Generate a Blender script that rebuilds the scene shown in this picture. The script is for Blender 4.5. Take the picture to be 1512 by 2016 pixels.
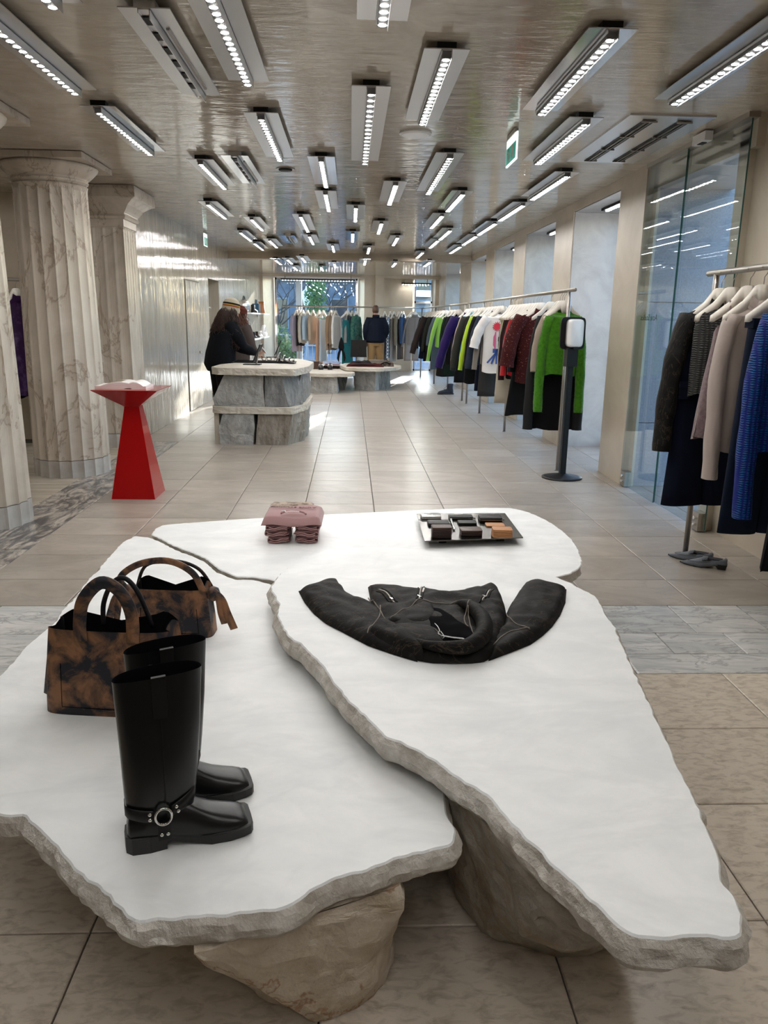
import bpy, bmesh, math, random
from mathutils import Vector, Matrix, noise
random.seed(7)
sc = bpy.context.scene
for o in list(bpy.data.objects): bpy.data.objects.remove(o)
COL = sc.collection

# ------------------------------------------------------------------ camera
CAM_H = 1.55
F_PX, PITCH, YAW, ROLL = 1528.42, math.radians(13.932), math.radians(2.593), math.radians(-0.890)
def cam_axes():
    cp, sp, cy, sy = math.cos(PITCH), math.sin(PITCH), math.cos(YAW), math.sin(YAW)
    fwd = Vector((sy*cp, cy*cp, -sp)); right = Vector((cy, -sy, 0)); down = fwd.cross(right)
    cr, sr = math.cos(ROLL), math.sin(ROLL)
    return right*cr + down*sr, right*-sr + down*cr, fwd
RT, DN, FW = cam_axes()
cam = bpy.data.cameras.new('camera'); camo = bpy.data.objects.new('camera', cam); COL.objects.link(camo)
m = Matrix((( RT.x, -DN.x, -FW.x, 0), (RT.y, -DN.y, -FW.y, 0), (RT.z, -DN.z, -FW.z, CAM_H), (0, 0, 0, 1)))
camo.matrix_world = m
cam.sensor_fit = 'VERTICAL'; cam.sensor_height = 36; cam.sensor_width = 27; cam.lens = F_PX/2016*36
cam.clip_start = .05; cam.clip_end = 300
sc.camera = camo

# ------------------------------------------------------------------ sky, sun, exposure
world = bpy.data.worlds.new('sky'); sc.world = world; world.use_nodes = True
wn = world.node_tree; bg = wn.nodes['Background']
sky = wn.nodes.new('ShaderNodeTexSky'); sky.sky_type = 'NISHITA'; sky.sun_disc = False
sky.sun_elevation = math.radians(10.8); sky.sun_rotation = math.radians(12.7); sky.altitude = 50; sky.air_density = 1.0
sky.dust_density = .6; sky.ozone_density = 3.5
wn.links.new(sky.outputs[0], bg.inputs[0]); bg.inputs[1].default_value = 1.7
sunl = bpy.data.lights.new('sun', 'SUN'); sunl.energy = 46; sunl.angle = math.radians(.6); sunl.color = (1, .95, .88)
suno = bpy.data.objects.new('sun', sunl); COL.objects.link(suno)
sd = Vector((-.225, -1, -.188)).normalized()
suno.rotation_euler = sd.to_track_quat('-Z', 'Y').to_euler(); suno.location = (8, 40, 12)
sc.view_settings.view_transform = 'Standard'; sc.view_settings.look = 'None'
sc.view_settings.exposure = 0.0; sc.view_settings.gamma = 1; sc.view_settings.use_curve_mapping = False
sc.cycles.sample_clamp_indirect = 6.0
sc.cycles.max_bounces = 10; sc.cycles.diffuse_bounces = 5; sc.cycles.transparent_max_bounces = 24
LED_STRENGTH = 168

# ------------------------------------------------------------------ pixel helpers (points on real planes)
def ray(px, py): return RT*((px-756)/F_PX) + DN*((py-1008)/F_PX) + FW
def at(px, py, z=0.0):
    d = ray(px, py); t = (z-CAM_H)/d.z; return Vector((0, 0, CAM_H)) + d*t
def atY(px, py, y):
    d = ray(px, py); return Vector((0, 0, CAM_H)) + d*(y/d.y)
def atX(px, py, x):
    d = ray(px, py); return Vector((0, 0, CAM_H)) + d*(x/d.x)

# ------------------------------------------------------------------ mesh builder
class MB:
    def __init__(s): s.v = []; s.f = []; s.m = []
    def add(s, vs, fs, mi=0):
        b = len(s.v); s.v += [tuple(p) for p in vs]
        for f in fs: s.f.append(tuple(b+i for i in f)); s.m.append(mi)
        return s
    def box(s, c, d, mi=0, rz=0, ry=0, rx=0):
        R = Matrix.Rotation(rz, 3, 'Z') @ Matrix.Rotation(ry, 3, 'Y') @ Matrix.Rotation(rx, 3, 'X')
        vs = [R @ Vector((x*d[0]/2, y*d[1]/2, z*d[2]/2)) + Vector(c) for z in (-1, 1) for x, y in ((-1, -1), (1, -1), (1, 1), (-1, 1))]
        return s.add(vs, [(3, 2, 1, 0), (4, 5, 6, 7), (0, 1, 5, 4), (1, 2, 6, 5), (2, 3, 7, 6), (3, 0, 4, 7)], mi)
    def bb(s, x0, x1, y0, y1, z0, z1, mi=0):
        return s.box(((x0+x1)/2, (y0+y1)/2, (z0+z1)/2), (abs(x1-x0), abs(y1-y0), abs(z1-z0)), mi)
    def loft(s, rings, mi=0, cap0=True, cap1=True, closed=True):
        n = len(rings[0]); vs = [p for r in rings for p in r]; fs = []
        for i in range(len(rings)-1):
            for j in range(n if closed else n-1):
                k = (j+1) % n; fs.append((i*n+j, i*n+k, (i+1)*n+k, (i+1)*n+j))
        if cap0: fs.append(tuple(range(n-1, -1, -1)))
        if cap1: fs.append(tuple(range((len(rings)-1)*n, len(rings)*n)))
        return s.add(vs, fs, mi)
    def prism(s, poly, z0, z1, mi=0):
        return s.loft([[(p[0], p[1], z0) for p in poly], [(p[0], p[1], z1) for p in poly]], mi)
    def tube(s, pts, r, n=8, mi=0, cap=True, flat=1.0, up=None):
        pts = [Vector(p) for p in pts]; rings = []
        rs = r if isinstance(r, (list, tuple)) else [r]*len(pts)
        prev = None
        for i, p in enumerate(pts):
            t = (pts[min(i+1, len(pts)-1)]-pts[max(i-1, 0)])
            if t.length < 1e-9: t = Vector((0, 0, 1))
            t.normalize()
            if prev is None:
                a = Vector(up) if up else (Vector((0, 0, 1)) if abs(t.z) < .9 else Vector((1, 0, 0)))
            else: a = prev
            a = (a - t*a.dot(t)); a.normalize(); b = t.cross(a); prev = a
            rings.append([p + a*(rs[i]*math.cos(2*math.pi*k/n)) + b*(rs[i]*flat*math.sin(2*math.pi*k/n)) for k in range(n)])
        return s.loft(rings, mi, cap, cap)
    def lathe(s, prof, c=(0, 0, 0), n=24, mi=0, cap=True, sx=1, sy=1):
        c = Vector(c)
        return s.loft([[c+Vector((r*sx*math.cos(2*math.pi*k/n), r*sy*math.sin(2*math.pi*k/n), z)) for k in range(n)] for r, z in prof], mi, cap, cap)
    def grid(s, rows, mi=0):
        return s.loft(rows, mi, False, False, False)
    def pillow(s, A, B, th, z0, nu=24, nv=12, mi=0, wr=.004, sc_=14, seed=0, p=2.2):
        """soft padded shape lying on z0 between the two edge polylines A and B (xy)"""
        A = resample(A, nu); B = resample(B, nu); rows = []
        for i in range(nu+1):
            u = i/nu; eu = (1-abs(2*u-1)**5)**.5 if 0 < u < 1 else 0
            row = []
            for j in range(nv+1):
                v = j/nv; ev = (1-abs(2*v-1)**p)**.5 if 0 < v < 1 else 0
                q = A[i].lerp(B[i], v); w = noise.noise(Vector((q.x*sc_, q.y*sc_, seed)))*wr*min(eu, ev)*2
                row.append((q.x, q.y, z0 + th*ev*(.35+.65*eu)*(1 if eu > 0 else 0) + w))
            rows.append(row)
        s.grid(rows, mi)
        flat = [[(x, y, z0) for (x, y, z) in r] for r in rows]
        return s.grid([list(reversed(r)) for r in flat], mi)
    def build(s, name, mats, parent=None, smooth=False, loc=None, world=None):
        me = bpy.data.meshes.new(name)
        vs = s.v
        if world is not None: vs = [(p[0]-world[0], p[1]-world[1], p[2]-world[2]) for p in vs]
        me.from_pydata(vs, [], s.f)
        for mt in (mats if isinstance(mats, (list, tuple)) else [mats]): me.materials.append(mt)
        if any(s.m): me.polygons.foreach_set('material_index', s.m)
        if smooth: me.polygons.foreach_set('use_smooth', [True]*len(me.polygons))
        me.validate(); me.update()
        o = bpy.data.objects.new(name, me); COL.objects.link(o)
        if parent is not None: o.parent = parent
        if loc is not None: o.location = loc
        return o
def resample(P, n):
    P = [Vector((p[0], p[1])) for p in P]; L = [0]
    for a, b in zip(P, P[1:]): L.append(L[-1]+(b-a).length)
    out = []; k = 0
    for i in range(n+1):
        t = L[-1]*i/n
        while k < len(P)-2 and L[k+1] < t: k += 1
        d = L[k+1]-L[k]; out.append(P[k].lerp(P[k+1], (t-L[k])/d if d > 1e-9 else 0))
    return out
def smooth_path(P, n):
    """Catmull-Rom through points"""
    P = [Vector(p) for p in P]; out = []
    for i in range(len(P)-1):
        a, b, c, d = P[max(i-1, 0)], P[i], P[i+1], P[min(i+2, len(P)-1)]
        for k in range(n):
            t = k/n
            out.append(.5*((2*b)+(c-a)*t+(2*a-5*b+4*c-d)*t*t+(3*b-a-3*c+d)*t**3))
    out.append(P[-1]); return out
def tag(o, label, cat, group=None, kind=None):
    o['label'] = label; o['category'] = cat
    if group: o['group'] = group
    if kind: o['kind'] = kind
    return o
def empty(name, loc, label=None, cat=None, group=None, rz=0):
    o = bpy.data.objects.new(name, None); COL.objects.link(o); o.location = loc; o.rotation_euler = (0, 0, rz)
    o.empty_display_size = .1
    if label: tag(o, label, cat, group)
    return o
def struct(o): o['kind'] = 'structure'; return o
def copy_tree(o, parent=None):
    c = o.copy(); COL.objects.link(c); c.parent = parent
    for ch in list(o.children): copy_tree(ch, c)
    return c

# ------------------------------------------------------------------ materials
def mat(name, col, rough=.5, metal=0.0, col2=None, nscale=4, nmin=.35, nmax=.65, ndist=0.0, ndetail=5, stretch=(1, 1, 1),
        bump=None, bstretch=(1, 1, 1), coords='obj', coat=0, spec=.5, sheen=0, rand=False, randv=0.0, rough2=None, third=None, bdetail=4):
    mt = bpy.data.materials.new(name); mt.use_nodes = True; nt = mt.node_tree; N = nt.nodes; L = nt.links
    b = N['Principled BSDF']; b.inputs['Base Color'].default_value = (*col, 1); b.inputs['Roughness'].default_value = rough
    b.inputs['Metallic'].default_value = metal; b.inputs['Specular IOR Level'].default_value = spec
    if coat: b.inputs['Coat Weight'].default_value = coat; b.inputs['Coat Roughness'].default_value = .05
    if sheen: b.inputs['Sheen Weight'].default_value = sheen; b.inputs['Sheen Roughness'].default_value = .5
    if coords == 'obj':
        tc = N.new('ShaderNodeTexCoord'); src = tc.outputs['Object']
    else:
        g = N.new('ShaderNodeNewGeometry'); src = g.outputs['Position']
    if rand:
        oi = N.new('ShaderNodeObjectInfo'); sm = N.new('ShaderNodeVectorMath'); sm.operation = 'SCALE'
        ad = N.new('ShaderNodeVectorMath'); ad.operation = 'ADD'; sm.inputs[0].default_value = (37, 53, 29)
        L.new(oi.outputs['Random'], sm.inputs['Scale']); L.new(src, ad.inputs[0]); L.new(sm.outputs[0], ad.inputs[1]); src = ad.outputs[0]
    def noise_tex(scale, st, dist, det):
        mp = N.new('ShaderNodeMapping'); mp.inputs['Scale'].default_value = st; L.new(src, mp.inputs['Vector'])
        n = N.new('ShaderNodeTexNoise'); n.inputs['Scale'].default_value = scale; n.inputs['Detail'].default_value = det
        n.inputs['Distortion'].default_value = dist; n.inputs['Roughness'].default_value = .6; L.new(mp.outputs[0], n.inputs['Vector']); return n
    last = None
    if col2 is not None:
        n = noise_tex(nscale, stretch, ndist, ndetail); r = N.new('ShaderNodeValToRGB')
        r.color_ramp.elements[0].position = nmin; r.color_ramp.elements[1].position = nmax
        r.color_ramp.elements[0].color = (*col, 1); r.color_ramp.elements[1].color = (*col2, 1)
        L.new(n.outputs['Fac'], r.inputs[0]); last = r.outputs[0]
    if third is not None:   # thin veins: (colour, scale, width, strength, stretch)
        c3, s3, w3, k3, st3 = third
        n = noise_tex(s3, st3, .8, 6); r = N.new('ShaderNodeValToRGB'); e = r.color_ramp.elements
        e[0].position = .5-w3; e[0].color = (0, 0, 0, 1); e[1].position = .5; e[1].color = (k3, k3, k3, 1)
        e2 = r.color_ramp.elements.new(.5+w3); e2.color = (0, 0, 0, 1)
        L.new(n.outputs['Fac'], r.inputs[0]); mx = N.new('ShaderNodeMix'); mx.data_type = 'RGBA'
        L.new(r.outputs[0], mx.inputs[0])
        if last: L.new(last, mx.inputs[6])
        else: mx.inputs[6].default_value = (*col, 1)
        mx.inputs[7].default_value = (*c3, 1); last = mx.outputs[2]
    if randv:
        oi2 = N.new('ShaderNodeObjectInfo'); mr = N.new('ShaderNodeMapRange'); mr.inputs[3].default_value = 1-randv; mr.inputs[4].default_value = 1+randv
        L.new(oi2.outputs['Random'], mr.inputs[0]); hs = N.new('ShaderNodeHueSaturation'); L.new(mr.outputs[0], hs.inputs['Value'])
        if last: L.new(last, hs.inputs['Color'])
        else: hs.inputs['Color'].default_value = (*col, 1)
        last = hs.outputs[0]
    if last: L.new(last, b.inputs['Base Color'])
    if rough2 is not None:
        n = noise_tex(6, (1, 1, 1), .3, 3); mr = N.new('ShaderNodeMapRange'); mr.inputs[3].default_value = rough; mr.inputs[4].default_value = rough2
        L.new(n.outputs['Fac'], mr.inputs[0]); L.new(mr.outputs[0], b.inputs['Roughness'])
    if bump:
        n = noise_tex(bump[0], bstretch, 0.3, bdetail); bp = N.new('ShaderNodeBump'); bp.inputs['Strength'].default_value = bump[1]
        bp.inputs['Distance'].default_value = bump[2] if len(bump) > 2 else .01
        L.new(n.outputs['Fac'], bp.inputs['Height']); L.new(bp.outputs[0], b.inputs['Normal'])
        if coat: L.new(bp.outputs[0], b.inputs['Coat Normal'])
    return mt
def emit(name, col, s):
    mt = bpy.data.materials.new(name); mt.use_nodes = True; b = mt.node_tree.nodes['Principled BSDF']
    b.inputs['Base Color'].default_value = (*col, 1); b.inputs['Emission Color'].default_value = (*col, 1); b.inputs['Emission Strength'].default_value = s
    return mt
def glass_mat(name, tint=(1, 1, 1), refl=1.0):
    mt = bpy.data.materials.new(name); mt.use_nodes = True; nt = mt.node_tree; N = nt.nodes; L = nt.links
    N.remove(N['Principled BSDF']); t = N.new('ShaderNodeBsdfTransparent'); t.inputs[0].default_value = (*tint, 1)
    g = N.new('ShaderNodeBsdfGlossy'); g.inputs['Roughness'].default_value = 0.0; fr = N.new('ShaderNodeFresnel'); fr.inputs[0].default_value = 1.52
    ge = N.new('ShaderNodeNewGeometry'); mr = N.new('ShaderNodeMapRange'); mr.inputs[3].default_value = 1.52; mr.inputs[4].default_value = 1/1.52
    L.new(ge.outputs['Backfacing'], mr.inputs[0]); L.new(mr.outputs[0], fr.inputs[0])
    mx = N.new('ShaderNodeMixShader'); L.new(fr.outputs[0], mx.inputs[0]); L.new(t.outputs[0], mx.inputs[1]); L.new(g.outputs[0], mx.inputs[2])
    L.new(mx.outputs[0], N['Material Output'].inputs[0]); return mt
M = {}
M['plaster'] = mat('plaster_wall', (.50, .43, .34), .34, col2=(.58, .51, .41), nscale=1.6, ndist=1.2, bump=(9, .12, .01), coords='w')
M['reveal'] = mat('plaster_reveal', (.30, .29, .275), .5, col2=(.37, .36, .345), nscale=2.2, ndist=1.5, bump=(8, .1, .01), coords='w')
M['gloss_wall'] = mat('plaster_gloss_wall', (.33, .295, .245), .08, col2=(.42, .385, .325), nscale=2.5, ndist=1.0, stretch=(1, 1, .35), bump=(8, .85, .014), bstretch=(1, 1.5, .10), coords='w', bdetail=3)
M['ceiling'] = mat('plaster_ceiling', (.40, .35, .285), .075, col2=(.50, .445, .37), nscale=1.8, ndist=2.6, bump=(6, .5, .010), bstretch=(.45, 1.7, 1), coords='w', bdetail=3)
M['tile'] = mat('floor_marble', (.30, .26, .215), .28, spec=.36, col2=(.40, .355, .30), nscale=1.5, ndist=1.6, stretch=(1, 1.8, 1), rand=True, randv=.09, coords='w',
                third=((.27, .24, .21), 2.0, .025, .5, (1, 2.2, 1)), bump=(30, .03, .003))
M['tile_far'] = mat('floor_marble_far', (.31, .275, .235), .28, spec=.36, col2=(.40, .36, .315), nscale=.8, ndist=1.2, stretch=(1, 2.5, 1), coords='w', bump=(30, .03, .003))
M['tile_near'] = mat('floor_marble_speckled', (.36, .305, .24), .30, col2=(.60, .53, .44), nscale=26, nmin=.30, nmax=.55, ndist=.6, ndetail=8, stretch=(.75, 1.5, 1), rand=True, randv=.06, coords='w', bump=(40, .04, .003))
M['tile_grey'] = mat('floor_marble_grey', (.40, .41, .40), .26, col2=(.56, .55, .53), nscale=3.0, ndist=1.5, stretch=(.7, 2.5, 1), rand=True, randv=.10, coords='w', third=((.22, .22, .22), 4, .03, .6, (.7, 2, 1)))
M['strip'] = mat('dark_marble_strip', (.10, .095, .09), .28, col2=(.47, .42, .36), nscale=2.6, nmin=.42, nmax=.60, ndist=2.6, stretch=(2.2, .7, 1), rand=True, coords='w', third=((.05, .05, .06), 3, .04, .6, (2, .8, 1)))
M['slab_side'] = mat('striped_marble', (.30, .26, .20), .3, col2=(.52, .46, .37), nscale=2.2, ndist=.8, stretch=(.4, 5, 1), rand=True, coords='w')
M['grout'] = mat('grout', (.10, .09, .08), .9)
M['white_marble'] = mat('white_marble', (.77, .79, .79), .42, col2=(.87, .88, .875), nscale=5.0, nmin=.35, nmax=.65, ndist=.5, ndetail=9, stretch=(.9, 1.4, 1), coords='w',
                        third=((.62, .64, .65), 2.0, .05, .18, (.8, 1.6, 1)), bump=(60, .04, .002))
M['rough_rim'] = mat('rough_stone_rim', (.46, .42, .36), .6, col2=(.70, .67, .62), nscale=14, ndist=.6, coords='w', bump=(45, .9, .012), bdetail=8)
M['boulder'] = mat('boulder_stone', (.27, .245, .20), .75, col2=(.44, .41, .36), nscale=6, ndist=1.5, coords='w', bump=(22, .8, .015), bdetail=8, third=((.34, .24, .14), 3, .03, .6, (1, 1, 1)))
M['boulder_warm'] = mat('boulder_warm_stone', (.44, .36, .26), .75, col2=(.64, .57, .47), nscale=6, ndist=1.5, coords='w', bump=(22, .8, .015), bdetail=8, third=((.30, .15, .07), 2.5, .014, .8, (1, 1, 1)))
M['grey_stone'] = mat('grey_split_stone', (.25, .25, .24), .7, col2=(.42, .41, .39), nscale=5, ndist=1.5, stretch=(1, 1, .6), coords='w', bump=(14, .9, .03), bdetail=8)
M['dark_stone'] = mat('dark_split_stone', (.13, .13, .13), .6, col2=(.27, .27, .26), nscale=6, ndist=1.0, stretch=(2, 2, .5), coords='w', bump=(14, .9, .03), bdetail=8)
M['brown_stone'] = mat('brown_split_stone', (.16, .13, .10), .65, col2=(.31, .28, .24), nscale=6, ndist=1.0, stretch=(2, 2, .5), coords='w', bump=(14, .9, .03), bdetail=8)
M['counter'] = mat('counter_stone', (.40, .36, .30), .5, col2=(.54, .50, .43), nscale=3, ndist=1.2, stretch=(.6, 1.6, 1), coords='w', bump=(25, .25, .01), bdetail=8)
M['column'] = mat('column_marble', (.40, .345, .28), .36, col2=(.56, .50, .425), nscale=2.2, ndist=1.2, stretch=(1, 1, .5), coords='w', third=((.20, .13, .085), 2.2, .018, .62, (1, 1, .5)))
M['column_foot'] = mat('column_foot_marble', (.36, .335, .305), .4, col2=(.46, .44, .41), nscale=5, coords='w')
M['alu'] = mat('brushed_aluminium', (.66, .67, .69), .30, 1.0, bump=(60, .06, .002), bstretch=(1, .02, 1), coords='w')
M['alu_dull'] = mat('dull_aluminium', (.20, .20, .205), .55, .6)
M['alu_dark'] = mat('polished_plate', (.62, .64, .68), .13, 1.0)
M['steel'] = mat('brushed_steel', (.40, .375, .34), .38, 1.0)
M['chrome'] = mat('chrome', (.82, .82, .82), .10, 1.0)
M['black_box'] = mat('black_metal', (.008, .008, .008), .5, spec=.25)
M['lens'] = emit('led_lens', (1, .98, .955), LED_STRENGTH)
M['glass'] = glass_mat('window_glass', (.93, .96, .97)); M['glass_door'] = glass_mat('door_glass', (.90, .93, .93))
M['glass_edge'] = mat('glass_edge', (.02, .09, .075), .35)
M['red'] = mat('red_lacquer', (.36, .001, .003), .16, coat=.5)
M['white_plastic'] = mat('white_plastic', (.82, .82, .82), .2)
M['hanger_white'] = mat('hanger_cream', (.74, .69, .61), .45)
M['paper'] = mat('paper', (.78, .75, .72), .6); M['pink_paper'] = mat('pink_paper', (.70, .52, .54), .6)
M['leather'] = mat('black_leather', (.004, .004, .0045), .29, bump=(90, .10, .002), spec=.45)
M['leather_soft'] = mat('black_leather_soft', (.006, .0055, .0055), .45, bump=(60, .18, .003), spec=.3)
M['rubber'] = mat('black_rubber', (.010, .010, .010), .5)
M['lining'] = mat('black_lining', (.002, .002, .003), .9, spec=.05)
M['scuffed'] = mat('scuffed_leather', (.005, .0045, .0045), .60, col2=(.012, .011, .010), nscale=7, ndist=1.5, third=((.11, .08, .05), 7, .012, .45, (1, 2.6, 1)), bump=(38, .35, .006), spec=.11, coords='w')
M['seam'] = mat('worn_seam', (.17, .14, .11), .6)
M['tie_dye'] = mat('tie_dye_leather', (.006, .007, .013), .55, col2=(.27, .125, .055), nscale=12, nmin=.44, nmax=.62, ndist=.5, ndetail=13, coords='w', bump=(90, .1, .002))
M['tie_dark'] = mat('tie_dye_dark', (.005, .005, .009), .55, col2=(.06, .035, .02), nscale=9, nmin=.5, nmax=.75, ndist=1.1, coords='w')

# ------------------------------------------------------------------ room shell
ZC, ZC2, BEAM_Y = 2.94, 2.80, 17.9
XR, XL, YB, YF = 2.67, -2.68, 24.0, -3.5
floor = struct(MB().bb(-6.2, 3.4, YF, 25.0, -.30, -.010).build('floor', M['grout']))
unit = MB().loft([[(-.5, -.5, 0), (.5, -.5, 0), (.5, .5, 0), (-.5, .5, 0)], [(-.5, -.5, .8), (.5, -.5, .8), (.5, .5, .8), (-.5, .5, .8)],
                  [(-.494, -.494, 1), (.494, -.494, 1), (.494, .494, 1), (-.494, .494, 1)]], 0, False, True)
TILE_ME = {}
def tile(x0, x1, y0, y1, m, gap=.005):
    if m not in TILE_ME:
        o = unit.build('tile', M[m], floor); TILE_ME[m] = o.data
    else:
        o = bpy.data.objects.new('tile', TILE_ME[m]); COL.objects.link(o); o.parent = floor
    o.location = ((x0+x1)/2, (y0+y1)/2, -.012); o.scale = (x1-x0-gap, y1-y0-gap, .012)
    return o
def row(xs, y0, y1, m):
    for a, b in zip(xs, xs[1:]): tile(a, b, y0, y1, m)
xs_near = [-3.0, -2.436, -1.846, -1.256, -.666, -.066, .524, 1.119, 1.704, 2.29, 2.85]
ys_near = [.72, 1.215, 1.716, 2.228, 2.717]
for a, b in zip(ys_near, ys_near[1:]): row(xs_near, a, b, 'tile_near')
row(xs_near, 2.717, 3.206, 'tile_near')
row([-2.62, -1.2, .0, 1.314, 2.85], 3.206, 3.420, 'tile_grey')
row([-2.62, -1.9, -1.25, -.6, .1, .7, 1.22, 1.577, 1.933, 2.4, 2.85], 3.420, 3.677, 'tile_grey')
row([-2.62, -1.9, -1.4, -.9, -.45, .0, .5, .95, 1.38, 1.80, 2.20, 2.85], 3.677, 4.074, 'tile_grey')
xs_far = [-2.178, -1.560, -.972, -.384, .204, .797, 1.375, 1.968, 2.556, 2.85]
y = 4.074; ys = [4.074, 4.521, 5.02, 5.512, 6.011, 6.518, 7.01, 7.509]
while ys[-1] < 11.2: ys.append(ys[-1]+.497)
for a, b in zip(ys, ys[1:]):
    row(xs_far, a, b, 'tile')
Y1 = ys[-1]; fb = MB()
while Y1 < 24.9:
    xx = xs_far if Y1 > 8 else xs_far
    for a, b in zip([-2.72]+xx[:-1]+[], xx[:-1]+[3.35]):
        fb.add([(a+.003, Y1+.003, 0), (b-.003, Y1+.003, 0), (b-.003, Y1+.494, 0), (a+.003, Y1+.494, 0)], [(0, 1, 2, 3)])
    Y1 += .497
far = fb.build('tile_field', M['tile_far'], floor); far['kind'] = 'stuff'
for a, b in ((8.14, 9.86), (10.64, 11.2)): tile(2.85, 3.35, a, b, 'tile')
tile(2.85, 3.4, 5.6, 7.42, 'tile')
tile(-2.68, -2.178, 9.9, 10.6, 'tile'); tile(-2.68, -2.178, 10.6, ys[-1], 'tile')
# dark veined strip and the side room's striped slabs
yy = 4.074
for b in (5.15, 6.3, 7.5, 8.6, 9.9): tile(-2.63, -2.178, yy, b, 'strip', .003); yy = b
yy = 4.074
for b in (4.9, 5.7, 6.5, 7.3, 8.1, 8.9, 9.9):
    tile(-3.9, -2.63, yy, b, 'slab_side', .003); tile(-5.2, -3.9, yy-.2, b-.2, 'slab_side', .003); yy = b

struct(MB().bb(-6.2, 3.4, YF, BEAM_Y, ZC, ZC+.3).build('ceiling', M['ceiling']))
struct(MB().bb(-2.9, 3.4, BEAM_Y, 25.2, ZC2, ZC+.3).build('ceiling_2', M['ceiling']))
struct(MB().bb(-2.70, 3.3, BEAM_Y-.012, BEAM_Y+.3, ZC2-.002, ZC).build('trim_1', mat('beam_plaster', (.30, .25, .185), .55, col2=(.36, .30, .23), nscale=2, coords='w')))
# right wall: piers, lintels, niches
NICHES = [(8.13, 9.80), (10.64, 12.43), (13.29, 15.1), (16.0, 17.95), (19.75, 22.7)]
mb = MB(); mb.bb(2.80, 3.42, YF, 5.83, 0, ZC+.1); mb.bb(2.74, 3.42, 5.70, 5.83, 0, ZC+.1); mb.bb(2.74, 3.42, 5.60, 7.5, 2.73, ZC+.1)
mb.bb(XR, 3.42, 7.43, 8.13, 0, ZC+.1); mb.bb(2.74, 2.765, 7.33, 7.43, 0, ZC+.1)
edges = [n[1] for n in NICHES]; nxt = [n[0] for n in NICHES[1:]]+[YB+1.1]
for a, b in zip(edges, nxt): mb.bb(XR, 3.42, a, b, 0, ZC+.1)
for a, b in NICHES: mb.bb(XR, 3.42, a-.01, b+.01, 2.84, ZC+.1)
wr = struct(mb.build('wall_right', M['plaster']))
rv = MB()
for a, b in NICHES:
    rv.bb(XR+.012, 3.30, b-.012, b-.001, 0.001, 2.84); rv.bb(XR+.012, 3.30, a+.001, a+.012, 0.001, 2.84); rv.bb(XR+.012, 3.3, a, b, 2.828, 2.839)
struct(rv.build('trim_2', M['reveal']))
for i, (a, b) in enumerate(NICHES):
    w = empty('window_%d' % (i+1), (3.3, (a+b)/2, 0)); struct(w)
    f = MB(); c = w.location
    f.bb(3.28, 3.34, a, a+.06, 0, 2.83); f.bb(3.28, 3.34, b-.06, b, 0, 2.83); f.bb(3.28, 3.34, a, b, 0, .07); f.bb(3.28, 3.34, a, b, 2.76, 2.83)
    f.build('window_frame', M['alu_dark'], w, world=c)
    MB().bb(3.305, 3.313, a+.06, b-.06, .07, 2.76).build('pane', M['glass'], w, world=c)
# left: glossy wall with door leaf, alcove, side room
AL0, AL1 = 15.3, 16.5
mb = MB(); mb.bb(XL-.5, XL, 9.86, AL0, 0, ZC+.1); mb.bb(XL-.5, XL, AL1, 25.1, 0, ZC+.1); mb.bb(XL-.5, XL, AL0, AL1, 2.25, ZC+.1)
mb.bb(XL-1.1, XL-.5, AL0-.1, AL0, 0, 2.5); mb.bb(XL-1.1, XL-.5, AL1, AL1+.1, 0, 2.5); mb.bb(XL-1.2, XL-1.1, AL0-.1, AL1+.1, 0, 2.5); mb.bb(XL-1.1, XL-.4, AL0, AL1, 2.25, 2.5)
struct(mb.build('wall_left', M['gloss_wall']))
mb = MB(); mb.bb(-6.2, XL-.5, 10.0, 10.3, 0, ZC+.1); mb.bb(-6.2, -5.9, YF, 10.1, 0, ZC+.1)
struct(mb.build('wall_side', M['plaster']))
struct(MB().bb(-6.2, 3.4, YF-.2, YF, 0, ZC+.1).build('wall_front', M['plaster']))
door = empty('door_1', (XL, 13.75, 0)); struct(door)
MB().bb(XL, XL+.012, 13.15, 14.35, .01, 2.12).build('door_leaf', M['gloss_wall'], door, world=door.location)
dg = MB(); dg.bb(XL, XL+.004, 13.13, 13.15, 0, 2.14); dg.bb(XL, XL+.004, 14.35, 14.37, 0, 2.14); dg.bb(XL, XL+.004, 13.13, 14.37, 2.12, 2.14)
dg.build('shadow_gap', M['black_box'], door, world=door.location)
MB().bb(XL+.012, XL+.03, 14.12, 14.26, .92, .96).build('door_handle', M['steel'], door, world=door.location)
# back wall with splayed openings
mb = MB(); TOP = ZC2+.1
def quad_prism(mb, P, z0, z1): mb.prism(P, z0, z1)
quad_prism(mb, [(-3.1, YB), (-2.60, YB), (-2.32, YB+.8), (-3.1, YB+.8)], 0, TOP)
quad_prism(mb, [(.40, YB), (.98, YB), (.98, YB+.8), (.21, YB+.8)], 0, TOP)
quad_prism(mb, [(.72, YB-.12), (.98, YB-.12), (.98, YB+.1), (.72, YB+.1)], 0, TOP)
quad_prism(mb, [(.98, YB+.45), (1.88, YB+.45), (1.95, YB+.8), (.98, YB+.8)], 0, TOP)
quad_prism(mb, [(2.56, YB+.4), (3.42, YB+.4), (3.42, YB+.8), (2.50, YB+.8)], 0, TOP)
mb.bb(-3.1, .99, YB+.02, YB+.8, 2.74, TOP); mb.bb(.9, 3.4, YB+.02, YB+.8, 2.74, TOP); mb.bb(-3.1, .4, YB+.02, YB+.8, -.1, .16)
struct(mb.build('wall_back', M['plaster']))
w = struct(empty('window_6', (-1.05, YB+.72, .16)))
f = MB(); f.bb(-2.32, -2.26, YB+.70, YB+.76, .16, 2.74); f.bb(.15, .21, YB+.70, YB+.76, .16, 2.74); f.bb(-2.3, .2, YB+.70, YB+.76, .16, .22); f.bb(-2.3, .2, YB+.70, YB+.76, 2.68, 2.74)
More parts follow.
